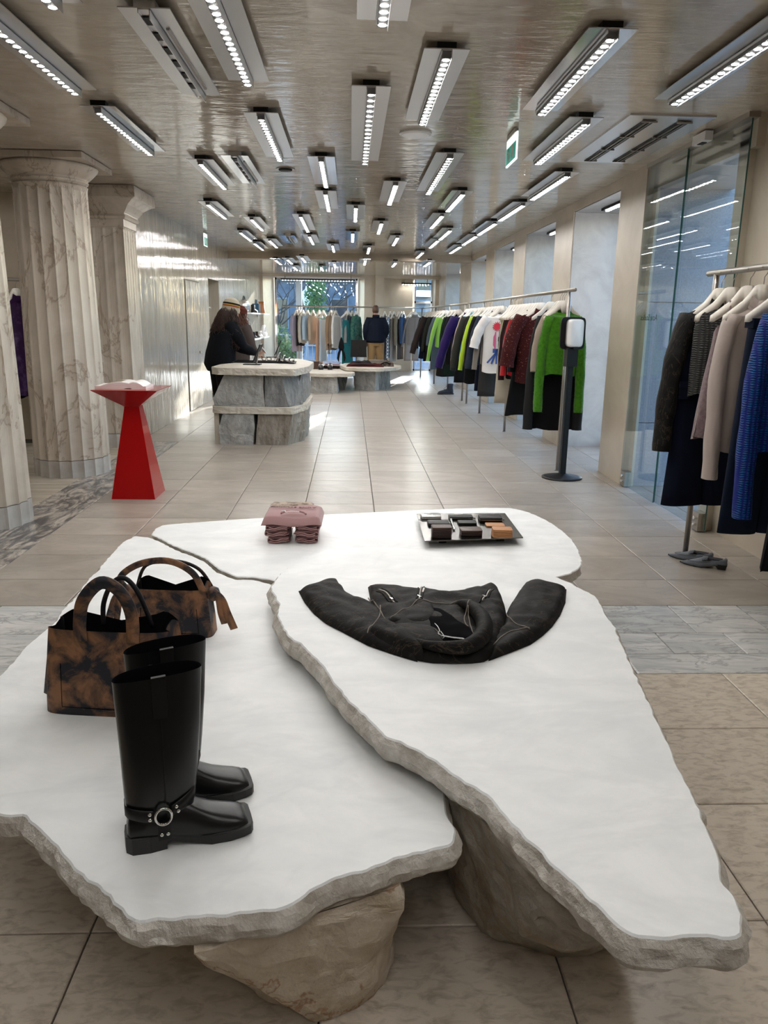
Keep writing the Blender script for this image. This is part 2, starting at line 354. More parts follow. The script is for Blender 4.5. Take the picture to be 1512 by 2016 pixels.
f.build('window_frame', M['alu_dark'], w, world=w.location)
MB().bb(-1.68, -1.50, YB+.72, YB+.84, .2, 2.72).build('mullion', mat('mullion_pale', (.62, .70, .80), .5), w, world=w.location)
MB().bb(-2.27, .16, YB+.715, YB+.722, .2, 2.7).build('pane', M['glass'], w, world=w.location)
w = struct(empty('window_7', (2.2, YB+.72, 0)))
f = MB(); f.bb(1.95, 2.0, YB+.70, YB+.76, 0, 2.74); f.bb(2.46, 2.5, YB+.70, YB+.76, 0, 2.74); f.bb(1.95, 2.5, YB+.70, YB+.76, 0, .05); f.bb(1.95, 2.5, YB+.70, YB+.76, 2.05, 2.11)
f.build('window_frame', M['alu_dark'], w, world=w.location)
MB().bb(2.0, 2.46, YB+.715, YB+.722, .05, 2.74).build('pane', M['glass'], w, world=w.location)

# sliding glass door in front of the entrance
d = struct(empty('door_2', (2.69, 6.5, 0)))
for n, (a, b, x) in enumerate(((5.60, 6.62, 2.700), (6.58, 7.44, 2.680))):
    MB().bb(x-.005, x+.005, a+.006, b-.006, .012, 2.91).build('glass_panel', M['glass_door'], d, world=d.location)
    e = MB(); e.bb(x-.005, x+.005, a+.003, a+.006, .012, 2.91); e.bb(x-.005, x+.005, b-.006, b-.003, .012, 2.91)
    e.build('glass_edge', M['glass_edge'], d, world=d.location)
for yc in (5.69, 7.33):
    k = MB(); k.bb(2.655, 2.725, yc-.06, yc+.06, .01, .15); k.build('floor_clamp', M['steel'], d, world=d.location)
    k = MB()
    for zz in (.06, .11): k.tube([(2.655, yc-.02, zz), (2.635, yc-.02, zz)], .014, 10)
    k.build('clamp_bolt', M['chrome'], d, world=d.location)
MB().bb(2.66, 2.74, 5.58, 7.44, 2.905, ZC).build('door_track', M['steel'], d, world=d.location)

# ------------------------------------------------------------------ ceiling lights
def ordinal(n):
    w = ['first', 'second', 'third', 'fourth', 'fifth', 'sixth', 'seventh', 'eighth', 'ninth', 'tenth', 'eleventh', 'twelfth', 'thirteenth', 'fourteenth', 'fifteenth',
         'sixteenth', 'seventeenth', 'eighteenth', 'nineteenth', 'twentieth', 'twenty-first', 'twenty-second', 'twenty-third', 'twenty-fourth', 'twenty-fifth', 'twenty-sixth', 'twenty-seventh', 'twenty-eighth', 'twenty-ninth', 'thirtieth']
    return w[n-1]
LZ = 2.862
spots = []   # (x, y0, length, lit, ceiling z)
def lp(nx, ny, fx, fy, lit=True, length=None, z=LZ, zc=ZC):
    a = at(nx, ny, z); b = at(fx, fy, z)
    spots.append([(a.x+b.x)/2, a.y, length or min(max(b.y-a.y, 1.2), 2.4), lit, zc])
def lf(fx, fy, lit=True, length=1.42):   # far end known, near end out of frame
    b = at(fx, fy, LZ); spots.append([b.x, b.y-length, length, lit, ZC])
lf(112, 24); lf(153, 190); lf(490, 173); lf(752, 58); lf(1322, 210)
lp(300, 35, 385, 200, False)
for q in ((193.5, 221, 296.5, 307.6), (515, 234, 550, 319), (734, 183.5, 716, 325.7), (1207, 74, 1062, 230), (883.7, 113, 827.4, 248.8), (1156.6, 243.8, 1053.6, 325.7)): lp(*q)
lp(464, 315.7, 499, 370.5, False, 1.42)
for q in ((393.7, 322.9), (408.4, 403), (632, 317.7), (640.6, 383), (778.7, 365), (911, 383), (870, 426), (495, 432.8), (473, 458.6), (609, 466.5),
          (700.5, 410), (694.5, 460.6), (750.9, 440.7), (782.6, 468.5), (727, 488), (654.4, 484.4), (530.6, 474.4), (501, 480), (885.8, 454.6), (862, 474.4), (832, 498)):
    a = at(q[0], q[1], LZ); spots.append([a.x, a.y, 1.42, True, ZC])
lp(891, 311, 832, 393, length=2.0); lp(594, 427.6, 608, 464.5, length=1.9)
a = at(566, 468.5, LZ); spots.append([a.x, a.y, 1.3, False, ZC])
for q in ((1098.8, 346.8), (1016, 404.6), (957, 440.7), (919.5, 465.7), (887.8, 486)):
    a = at(q[0], q[1], LZ); spots.append([2.0 if a.x < 2.3 else a.x, a.y, 1.5, True, ZC])
for q in ((542.5, 513), (566, 512), (594, 508), (632, 527), (658, 520), (719, 514), (778.6, 518), (846, 517), (578, 526)):
    a = at(q[0], q[1], ZC2-.078); spots.append([a.x, min(a.y, 22.3), 1.3, True, ZC2])
nview = len(spots)
# unseen lamps added for extra light, behind the camera and over the side room
for x, yv in ((-1.3, .3), (.3, -.2), (1.6, .5), (-.4, -1.9), (1.1, -1.8), (-3.9, 5.2), (-4.0, 7.6), (-3.6, 2.6)): spots.append([x, yv, 1.42, True, ZC])
cent = lambda s: 'left' if s[0] < -.25 else ('middle' if s[0] < .75 else 'right')
order = {}
for side in ('left', 'middle', 'right'):
    L_ = sorted([i for i, s in enumerate(spots[:nview]) if cent(s) == side and s[3]], key=lambda i: spots[i][1])
    for k, i in enumerate(L_): order[i] = (side, k+1, len(L_))
unlit_n = 0
def lens_geo(mb, x, y, z, r, n=10):
    mb.lathe([(r, z+.0010), (r, z), (r*.5, z-.0012)], (x, y, 0), n)
def ceiling_light(i, s):
    global unlit_n
    x, y0, ln, lit, zc = s; pz = zc-.040
    if lit:
        if i in order:
            side, k, nn = order[i]; lab = 'slim aluminium LED light, %s nearest the camera in the %s of the ceiling' % (ordinal(k), {'left': 'left third', 'middle': 'middle third', 'right': 'right third'}[side])
        else: lab = 'added unseen LED ceiling light for fill, ' + ['left of the table front', 'above the table front', 'right of the table front', 'far behind on the left', 'far behind on the right', 'over the side room', 'over the side room near the pillar', 'over the side room behind'][i-nview]
    else:
        unlit_n += 1; lab = 'unlit aluminium ceiling fixture with black slots, %s from the camera' % ordinal(unlit_n)
    t = empty('ceiling_light', (x, y0, zc), lab, 'ceiling light', 'ceiling lights'); c = Vector((x, y0, zc))
    pm = M['alu_dark'] if i % 3 == 0 else M['alu']
    MB().bb(-.118, .118, 0, ln, pz-zc, pz-zc+.005).build('reflector_plate', pm, t)
    k = MB(); k.bb(-.028, .028, .0, ln, pz-zc-.006, pz-zc-.001); k.bb(.024, .028, 0, ln, pz-zc-.045, pz-zc); k.bb(-.028, -.024, 0, ln, pz-zc-.02, pz-zc)
    k.build('bar', M['alu'], t)
    h = MB(); h.bb(-.05, .05, .02, .09, pz-zc+.005, 0); h.bb(-.05, .05, ln-.09, ln-.02, pz-zc+.005, 0); h.bb(-.035, .035, .1, ln-.1, -.03, -.01)
    h.build('mounting_block', M['black_box'] if lit else M['alu'], t)
    if lit:
        n = 18; zz = pz-zc-.038; hs = MB(); hs.bb(-.024, .024, .02, ln-.02, zz+.0010, pz-zc-.006); hs.build('lens_housing', M['alu_dull'], t)
        near = y0 < 5.6 and i < nview
        if near:
            base = None
            for q in range(n):
                yy = .05+(ln-.1)*q/(n-1)
                if base is None:
                    l_ = MB(); lens_geo(l_, 0, 0, 0, .0185); base = l_.build('lens', M['lens'], t); base.location = (0, yy, zz)
                else:
                    o = base.copy(); COL.objects.link(o); o.parent = t; o.location = (0, yy, zz)
        else:
            l_ = MB()
            for q in range(n): lens_geo(l_, 0, .05+(ln-.1)*q/(n-1), zz, .0185, 8)
            o = l_.build('lens_row', M['lens'], t); o['kind'] = 'stuff'
    else:
        for q in range(6):
            yy = .08+q*(ln-.15)/6
            MB().bb(-.030, .012, yy, yy+.10, pz-zc-.012, pz-zc-.0055).build('slot', M['black_box'], t)
        g = MB(); g.bb(.045, .06, .25, ln-.15, pz-zc-.008, pz-zc); g.build('slot_rail', M['steel'], t)
for i, s in enumerate(spots): ceiling_light(i, s)
# light bars across the window heads and in the niches
def cross_bar(x0, x1, y, z, lab):
    t = empty('window_light_bar', ((x0+x1)/2, y, z), lab, 'ceiling light')
    L2 = (x1-x0)/2; MB().bb(-L2, L2, -.05, .05, .012, .05).build('housing', M['black_box'], t)
    l_ = MB()
    for q in range(int((x1-x0)/.085)): lens_geo(l_, -L2+.05+q*.085, 0, .0, .016, 8)
    o = l_.build('lens_row', M['lens'], t); o['kind'] = 'stuff'
    k = MB(); k.bb(-L2+.1, -L2+.14, -.02, .02, .05, .2); k.bb(L2-.14, L2-.1, -.02, .02, .05, .2); k.build('hanger_rod', M['steel'], t)
cross_bar(-2.05, .12, YB-.2, 2.62, 'long black light bar hung along the head of the big back window')
cross_bar(1.52, 2.42, YB+.3, 2.58, 'short black light bar hung above the narrow back window')
for k, (a, b) in enumerate(NICHES):
    t = empty('niche_light', (2.93, (a+b)/2-.35, 2.83), 'small light strip under the head of the %s window recess on the right' % ordinal(k+1), 'ceiling light', 'recess lights')
    MB().bb(-.05, .05, 0, .8, -.03, 0).build('housing', M['black_box'], t)
    l_ = MB()
    for q in range(9): lens_geo(l_, 0, .05+q*.085, -.04, .02, 8)
    o = l_.build('lens_row', M['lens'], t); o['kind'] = 'stuff'
# flush air vent, speaker disc, exit signs, emergency lamp
t = empty('air_vent', (2.2, 5.72, ZC), 'flush metal ceiling air vent with two long black slots above the entrance', 'air vent')
MB().bb(-.30, .30, 0, 1.62, -.012, 0).build('vent_plate', M['alu'], t)
for xx in (-.12, .13):
    s_ = MB().bb(xx-.045, xx+.045, .12, 1.5, -.016, -.0125).build('slot', M['black_box'], t)
    for q in range(2): MB().bb(xx-.022+q*.03, xx-.016+q*.03, .12, 1.5, -.026, -.0165).build('louvre', M['steel'], t)
    for q in range(4): MB().bb(xx-.055, xx+.055, .12+q*.46-.006, .12+q*.46+.006, -.028, -.016).build('cross_bar', M['steel'], t)
t = empty('ceiling_speaker', (.488, 6.45, ZC), 'round white disc speaker on the ceiling beside a light', 'speaker')
MB().lathe([(.125, 0), (.125, -.012), (.105, -.022), (.09, -.022)], n=28).build('rim', M['white_plastic'], t)
MB().lathe([(.088, -.010), (.088, -.019)], n=28).build('grille', mat('speaker_grille', (.45, .43, .40), .7), t)
t = empty('ceiling_rose', at(562, 332, ZC), 'small dark round fitting in the ceiling between light bars', 'fitting')
MB().lathe([(.07, 0), (.06, -.02), (.02, -.025)], n=20).build('cap', M['black_box'], t)
MB().lathe([(.09, 0), (.09, -.006)], n=20).build('ring', M['steel'], t)
M['sign_green'] = emit('exit_green', (.03, .22, .17), .8); M['sign_white'] = emit('exit_white', (.80, .95, .9), 1.2)
def exit_sign(loc, w, h, rz, lab):
    t = empty('exit_sign', loc, lab, 'sign', 'exit signs', rz)
    MB().bb(-w/2, w/2, -.006, .006, -h, 0).build('panel', M['sign_white'], t)
    MB().bb(-w/2+.012, w/2-.012, -.0075, .0075, -h+.012, -.06).build('green_field', M['sign_green'], t)
    p = MB(); cx = w*.14     # door and running figure, both faces
    for yv in (-.009, .009):
        p.box((-cx*1.2, yv, -h*.58), (w*.22, .001, h*.46)); p.box((cx*1.4, yv, -h*.42), (.022, .001, .022))
        p.box((cx*1.3, yv, -h*.55), (.022, .001, .07), ry=.25); p.box((cx*1.7, yv, -h*.72), (.014, .001, .06), ry=.5); p.box((cx*.9, yv, -h*.72), (.014, .001, .06), ry=-.6)
        p.box((cx*1.9, yv, -h*.52), (.045, .001, .012), ry=-.5)
    p.build('pictogram', mat('pictogram_white', (.7, .85, .8), .5), t)
    MB().bb(-w*.4, w*.4, -.012, .012, 0, .03).build('bracket', M['steel'], t)
exit_sign((1.215, 6.33, 2.905), .38, .19, math.radians(90), 'hanging green exit sign in front of the right ceiling lights')
exit_sign((-2.45, 13.9, 2.9), .30, .20, math.radians(90), 'small green exit sign high beside the glossy left wall')
t = empty('emergency_lamp', (2.62, 6.2, 2.9), 'small white emergency lamp box above the glass door', 'lamp')
MB().bb(-.03, .03, -.11, .11, -.035, .03).build('case', M['white_plastic'], t); MB().bb(-.02, .02, -.04, .04, -.040, -.035).build('window', M['black_box'], t)

# ------------------------------------------------------------------ stone display table
def slab(name, px, z, th, lab, seed, parent, mats=None, out=.02, step=.011, jag=.0065, worldpts=None):
    P = [at(a, b, z).to_2d() for a, b in px] if px else [Vector(p) for p in worldpts]
    ring = []
    for i in range(len(P)):
        a, b = P[i], P[(i+1) % len(P)]; n = max(1, int((b-a).length/step))
        for k in range(n): ring.append(a.lerp(b, k/n))
    N_ = len(ring)
    for _ in range(2): ring = [(ring[i-1]+ring[i]*2+ring[(i+1) % N_])/4 for i in range(N_)]
    area = sum(ring[i].x*ring[(i+1) % N_].y-ring[(i+1) % N_].x*ring[i].y for i in range(N_))
    if area < 0: ring.reverse()
    nor = []
    for i in range(N_):
        t = ring[(i+2) % N_]-ring[i-2]; t.normalize(); nor.append(Vector((t.y, -t.x)))
    mb = MB(); rings = []
    lev = [(0, -.004), (.003, .0), (.25, .4), (.5, .8), (.75, .75), (1.0, .1)]
    for li, (d, o) in enumerate(lev):
        r = []
        for i, p in enumerate(ring):
            zz = z-d*th if li != 1 else z-.004
            nz = noise.noise(Vector((p.x*16, p.y*16, li*.9+seed)))*.008 + noise.noise(Vector((p.x*45, p.y*45, li*1.7+seed)))*.0035
            jg = noise.noise(Vector((p.x*30, p.y*30, seed+9)))*jag
            off = jg + (o*out + nz if li > 1 else (-.004 if li == 0 else 0))
            q = p + nor[i]*off; r.append((q.x, q.y, zz + (nz*.6 if li in (2, 3, 4) else 0)))
        rings.append(r)
    mb.loft(rings[1:], 1, False, False)
    n = len(mb.v); mb.loft([rings[0], rings[1]], 0, False, False)
    mb.add(rings[0], [tuple(range(N_))], 0); mb.add(rings[-1], [tuple(range(N_-1, -1, -1))], 1)
    c = sum((Vector((p.x, p.y, 0)) for p in ring), Vector())/N_
    o = mb.build(name, mats or [M['white_marble'], M['rough_rim']], parent, world=(parent.location if parent else None))
    return o
def boulder(name, pts, m, parent, seed=0, amp=.018, zmax=None, sub=4, fr=5):
    bm = bmesh.new()
    for p in pts: bm.verts.new(p)
    r = bmesh.ops.convex_hull(bm, input=bm.verts); bmesh.ops.delete(bm, geom=[e for e in r['geom_interior'] if isinstance(e, bmesh.types.BMVert)], context='VERTS')
    zt = max(p[2] for p in pts)
    for _ in range(sub):
        es = [e for e in bm.edges if e.calc_length() > .045]
        if not es: break
        bmesh.ops.subdivide_edges(bm, edges=es, cuts=1, use_grid_fill=True)
    bmesh.ops.triangulate(bm, faces=bm.faces); bm.normal_update()
    for v in bm.verts:
        p = v.co
        n = noise.noise(p*fr+Vector((seed, 0, 0))) + .5*noise.noise(p*fr*2.7+Vector((0, seed, 0))) + .3*noise.cell(p*fr*2+Vector((seed, seed, 0)))
        q = p + v.normal*n*amp
        q.z = min(max(q.z, 0.0 if p.z > 1e-4 else 0.0), zt) if abs(p.z-zt) > 1e-4 and p.z > 1e-4 else p.z
        v.co = q
    me = bpy.data.meshes.new(name)
    if parent: bmesh.ops.translate(bm, verts=bm.verts, vec=-parent.location)
    bm.to_mesh(me); bm.free(); me.materials.append(m)
    o = bpy.data.objects.new(name, me); COL.objects.link(o); o.parent = parent
    return o
ZL, ZR_, ZB = .385, .48, .395
def V3(p, z): return (p.x, p.y, z)
# left slab
tL = empty('stone_table', (-.35, 1.9, 0), 'low white marble slab with ragged front edge carrying the boots and bags', 'stone table', 'marble slab tables')
slab('slab', [(265, 1055), (295, 1058), (315, 1066), (343, 1081), (378, 1094), (405, 1107), (427, 1126), (463, 1141), (500, 1141), (533, 1150), (562, 1165), (620, 1260), (700, 1370), (800, 1450), (885, 1500),
     (875, 1556), (878, 1595), (889, 1615), (895, 1633), (893, 1663), (833, 1678), (774, 1690), (714, 1717), (661, 1726), (635, 1740), (619, 1746), (605, 1762), (589, 1770), (575, 1782), (554, 1788), (506, 1794), (460, 1800), (417, 1803), (333, 1810), (310, 1808), (286, 1815),
     (253, 1812), (246, 1796), (238, 1791), (225, 1775), (208, 1758), (180, 1738), (155, 1717), (119, 1678), (100, 1655), (83, 1639), (57, 1615), (46, 1602), (20, 1608), (0, 1604), (-50, 1585), (-95, 1500), (-72, 1420), (0, 1330),
     (30, 1298), (45, 1278), (62, 1262), (90, 1240), (110, 1222), (118, 1205), (152, 1172), (165, 1150), (193, 1122), (215, 1095), (240, 1068)], ZL, .062, '', 1, tL)
boulder('leg', [V3(at(400, 1890), 0), V3(at(520, 1962), 0), V3(at(622, 2014), 0), V3(at(655, 2008), 0), V3(at(705, 1985), 0), V3(at(757, 1936), 0), (-.40, 2.0, 0), (-.1, 2.15, 0), (.10, 1.75, 0),
        V3(at(388, 1865, .33), .323), V3(at(520, 1825, .33), .323), V3(at(640, 1782, .33), .323), V3(at(715, 1765, .33), .323), V3(at(786, 1738, .33), .323), V3(at(792, 1790, .27), .27), tuple(atY(674, 1895, 1.435)), tuple(atY(636, 1815, 1.50)), tuple(atY(770, 1870, 1.56)), (.12, 1.9, .323), (-.1, 2.2, .323), (-.5, 2.1, .323)],
        M['boulder_warm'], tL, 3, .016, fr=7)
boulder('leg', [(-1.0, 2.6, 0), (-.6, 2.7, 0), (-.65, 3.1, 0), (-1.0, 3.0, 0), (-1.0, 2.5, .323), (-.55, 2.6, .323), (-.6, 3.2, .323), (-1.05, 3.1, .323)], M['boulder'], tL, 5, .015)
# right slab, lapping over the other two
tR = empty('stone_table', (.6, 2.2, 0), 'tall overlapping white marble slab with the leather jacket lying on it', 'stone table', 'marble slab tables')
o5 = lambda L_: [(760+a/2.0107, 1150+b/2.0107) for a, b in L_]
slab('slab', [(533, 1159), (540, 1145), (549, 1131), (577, 1108), (600, 1098), (633, 1085), (688, 1078), (767, 1077), (830, 1082), (897, 1092), (960, 1104), (1026, 1117), (1070, 1129), (1096, 1136), (1123, 1147), (1150, 1162)] +
     o5([(830, 45), (845, 70), (865, 110), (880, 135), (910, 170), (917, 195), (925, 220), (948, 262), (970, 320), (985, 350), (1010, 400), (1032, 450), (1050, 480), (1068, 530), (1090, 570), (1108, 605), (1130, 650), (1150, 710), (1165, 745),
         (1190, 780), (1215, 830), (1232, 875), (1250, 910), (1272, 965), (1290, 1000), (1305, 1025), (1315, 1060), (1320, 1140), (1335, 1190), (1372, 1215), (1395, 1250), (1412, 1310), (1410, 1385), (1365, 1410), (1310, 1400), (1250, 1393), (1150, 1395),
         (1050, 1400), (975, 1395), (945, 1375), (920, 1355), (875, 1310), (830, 1265), (760, 1200), (720, 1165), (680, 1130), (600, 1050), (560, 1010), (520, 970), (480, 930), (440, 880), (420, 850), (400, 830), (350, 805), (300, 775), (265, 755), (235, 730), (200, 700), (165, 680), (110, 650), (55, 625), (0, 605)]) +
     [(740, 1430), (712, 1402), (690, 1385), (672, 1362), (654, 1340), (637, 1312), (614, 1289), (591, 1266), (572, 1256), (556, 1233), (547, 1212), (545, 1205), (551, 1190), (543, 1176)], ZR_, .068, '', 2, tR)
boulder('leg', [V3(at(879, 1724), 0), V3(at(912, 1785), 0), V3(at(947, 1836), 0), V3(at(1010, 1841), 0), V3(at(1098, 1886), 0), V3(at(1150, 1882), 0), V3(at(1192, 1866), 0), (.78, 1.9, 0), (.75, 2.4, 0), (.42, 2.5, 0),
        V3(at(868, 1540, .41), .411), V3(at(930, 1590, .41), .411), V3(at(1015, 1672, .41), .411), V3(at(1110, 1765, .41), .411), V3(at(1190, 1838, .40), .411), V3(at(1222, 1850, .2), .2), (.80, 1.95, .411), (.75, 2.5, .411), (.35, 2.6, .411)],
        M['boulder'], tR, 7, .018, fr=7)
boulder('leg', [(.1, 3.0, 0), (.6, 3.0, 0), (.7, 3.4, 0), (.15, 3.45, 0), (.12, 3.0, .411), (.65, 2.95, .411), (.72, 3.4, .411), (.1, 3.42, .411)], M['boulder'], tR, 9, .012)
tB = empty('stone_table', (.3, 4.1, 0), 'rear white marble slab with rounded right end carrying sweaters and wallets', 'stone table', 'marble slab tables')
slab('slab', [(297, 1052), (303, 1043), (318, 1034), (345, 1031), (400, 1027), (470, 1022), (560, 1017), (650, 1012), (740, 1008), (820, 1004), (900, 1001), (960, 999.5), (1005, 1000), (1030, 1005), (1055, 1014), (1080, 1026), (1105, 1043),
     (1125, 1060), (1138, 1080), (1146, 1103), (1143, 1118), (1120, 1130), (1088, 1138), (950, 1132), (800, 1118), (680, 1120), (600, 1134), (545, 1145), (530, 1140), (500, 1136), (465, 1135), (430, 1120), (408, 1101), (380, 1088), (345, 1075), (318, 1061)],
     ZB, .05, '', 3, tB, out=-.012)
boulder('leg', [(-.2, 4.0, 0), (.5, 3.95, 0), (.7, 4.45, 0), (-.2, 4.5, 0), (-.25, 3.9, .343), (.55, 3.9, .343), (.8, 4.5, .343), (-.3, 4.55, .343)], M['boulder'], tB, 11, .012)

# ------------------------------------------------------------------ boots
def superring(c, ax, ay, rx, ry, n=28, p=2.0):
    c = Vector(c); ax = Vector(ax); ay = Vector(ay); out = []
    for k in range(n):
        t = 2*math.pi*k/n; cx, sy = math.cos(t), math.sin(t)
        out.append(c + ax*(rx*math.copysign(abs(cx)**(2/p), cx)) + ay*(ry*math.copysign(abs(sy)**(2/p), sy)))
    return out
def make_boot(loc, rz, lab):
    t = empty('riding_boot', loc, lab, 'boot', 'tall black boots', rz); X = Vector((1, 0, 0)); Y_ = Vector((0, 1, 0)); Z_ = Vector((0, 0, 1))
    S = MB(); rings = []
    for z, cx, rx, ry in ((.040, .078, .074, .036), (.07, .078, .075, .037), (.10, .080, .080, .040), (.13, .082, .083, .043), (.17, .084, .086, .045), (.22, .086, .089, .045), (.28, .088, .093, .043), (.34, .089, .096, .039), (.385, .090, .0985, .036), (.400, .090, .099, .0355)):
        r = superring((cx, 0, z), X, Y_, rx, ry, 36, 2.3)
        if z > .33: r = [p+Vector((0, 0, (p.x-cx)*.06+(.010*abs(p.y)/.06 if z > .38 else 0))) for p in r]
        rings.append(r)
    inner = [superring((.090, 0, z), X, Y_, rx, ry, 36, 2.3) for z, rx, ry in ((.398, .0955, .0325), (.34, .092, .035), (.22, .084, .040))]
    inner[0] = [p+Vector((0, 0, (p.x-.09)*.06+.010*abs(p.y)/.06)) for p in inner[0]]
    S.loft(rings, 0, True, False); n = len(S.v)
    S.loft([rings[-1]]+inner, 1, False, True)
    S.build('shaft', [M['leather'], M['lining']], t, True)
    F = MB(); rings = []
    for x, w, h, zb in ((.000, .020, .055, .034), (.008, .033, .085, .033), (.05, .039, .100, .030), (.10, .042, .105, .027), (.135, .044, .098, .023), (.165, .047, .080, .018), (.195, .050, .064, .016), (.225, .051, .053, .016), (.250, .049, .046, .017), (.268, .045, .040, .018), (.279, .041, .032, .019), (.283, .034, .022, .020)):
        r = []
        for k in range(25):
            a = math.pi*k/24; r.append(Vector((x, w*math.copysign(abs(math.cos(a))**.62, math.cos(a)), zb+(h-zb)*abs(math.sin(a))**.8)))
        rings.append(r)
    F.loft(rings, 0, True, True); F.build('foot', M['leather'], t, True)
    def sole_outline(g):
        o = []
        for x, w in ((-.006, .0), (-.004, .022), (.01, .036), (.05, .041), (.10, .037), (.14, .038), (.19, .052), (.235, .055), (.268, .051), (.286, .044), (.292, .034), (.293, 0)): o.append((x, w+g))
        return [(x, -w) for x, w in o] + [(x, w) for x, w in reversed(o[1:-1])]
    so = sole_outline(.002); B = MB()
    zf = lambda x: .026 if x < .10 else (.026-(x-.1)/.06*.018 if x < .16 else .008+max(0, x-.21)*.05)
    B.loft([[(x, y, zf(x)-.008+.0) for x, y in so], [(x, y, zf(x)+.012) for x, y in so], [(x*.995, y*.93, zf(x)+.013) for x, y in so]], 0)
    B.build('sole', M['rubber'], t)
    H = MB(); ho = [(x, y) for x, y in so if x < .088]; ho = [(-.006, 0)]+[(x, -abs(y)) for x, y in ho if y < 0 and x > -.006]+[(.088, -.037), (.088, .037)]+[(x, abs(y)) for x, y in ho[::-1] if y > 0]
    hb = [(-.006, 0), (-.004, -.024), (.01, -.038), (.05, -.042), (.088, -.038), (.088, .038), (.05, .042), (.01, .038), (-.004, .024)]
    H.loft([[(x, y, 0) for x, y in hb], [(x, y, .022) for x, y in hb]], 0); H.build('heel', M['rubber'], t)
    # harness: strap round the ankle in two bands, ring, short strap down to the sole, studs
    def band(x0, x1, side, za, zb, w, zz=0):
        b = MB(); rows = []
        n = 14
        for k in range(n+1):
            u = k/n; x = x0+(x1-x0)*u; z = za+(zb-za)*u
            # follow shaft ellipse at that x
            q = max(-.999, min(.999, (x-.080)/.0825)); yv = -side*(.0425*(1-abs(q)**2.3)**(1/2.3)+.003)
            rows.append([(x, yv, z-w/2), (x, yv-side*.003, z-w/2+.002), (x, yv-side*.003, z+w/2-.002), (x, yv, z+w/2)])
        b.loft(rows, 0, True, True, False); return b
    for side in (1, -1):
        band(-.0020, .062, side, .098, .090, .028).build('strap', M['leather_soft'], t, True)
        band(.102, .1624, side, .096, .124, .026).build('strap', M['leather_soft'], t, True)
        yv = -side*.0495
        b = MB(); b.box((.083, yv, .054), (.030, .004, .042)); b.build('strap', M['leather_soft'], t)
        r = MB(); rp = [Vector((.083+.0185*math.cos(2*math.pi*k/24), yv-side*.003, .091+.0195*math.sin(2*math.pi*k/24))) for k in range(24)]
        r.loft([[p+((p-Vector((.083, p.y, .091))).normalized()*.0032*math.cos(2*math.pi*j/8)+Vector((0, .0032*math.sin(2*math.pi*j/8), 0))) for j in range(8)] for p in rp+[rp[0]]], 0, False, False)
        r.build('ring', M['chrome'], t, True)
        for sx, sz in ((.053, .098), (.053, .085), (.113, .106), (.117, .094), (.077, .047), (.091, .047)):
            q = max(-.999, min(.999, (sx-.080)/.0825)); yy = -side*(.0425*(1-abs(q)**2.3)**(1/2.3)+.006) if sz > .06 else yv-side*.002
            s_ = MB(); s_.lathe([(.0050, 0), (.0046, .002), (.002, .0038)], n=12); s_ = s_.build('stud', M['chrome'], t, True); s_.location = (sx, yy, sz); s_.rotation_euler = (math.pi/2*side, 0, 0)
        # pull tab and side seam
        yt = lambda z: -side*(.0365+(.385-z)*.085)
        p = MB(); p.loft([[(.074, yt(z)-side*.0005, z), (.074, yt(z)-side*.004, z), (.106, yt(z)-side*.004, z), (.106, yt(z)-side*.0005, z)] for z in (.318, .36, .404)], 0); p.build('pull_tab', M['leather_soft'], t)
        p = MB(); p.tube([(.090, -side*(.0415+(z-.10)*.06 if z < .17 else .0458-(z-.17)*.012-max(0, z-.28)*.05), z) for z in (.115, .14, .17, .20, .24, .28, .318)], .0013, 6); p.build('side_seam', M['leather_soft'], t)
    p = MB(); p.loft([[(.074, y_, .404), (.106, y_, .406), (.106, y_, .409), (.074, y_, .407)] for y_ in (-.0395, -.030)], 0); p.build('pull_tab', M['leather_soft'], t)
    return t
bp = at(250, 1692, ZL); tp = at(497, 1642, ZL); ang = math.atan2(tp.y-bp.y, tp.x-bp.x)
b1 = make_boot((bp.x-.010, bp.y+.045, ZL), ang, 'tall black leather harness boot nearest the slab front'); b1.scale = (.95, 1, 1.03)
b2 = make_boot((bp.x-.026, bp.y+.190, ZL), ang+.02, 'tall black leather harness boot half hidden behind its pair'); b2.scale = (.95, 1, 1.03)

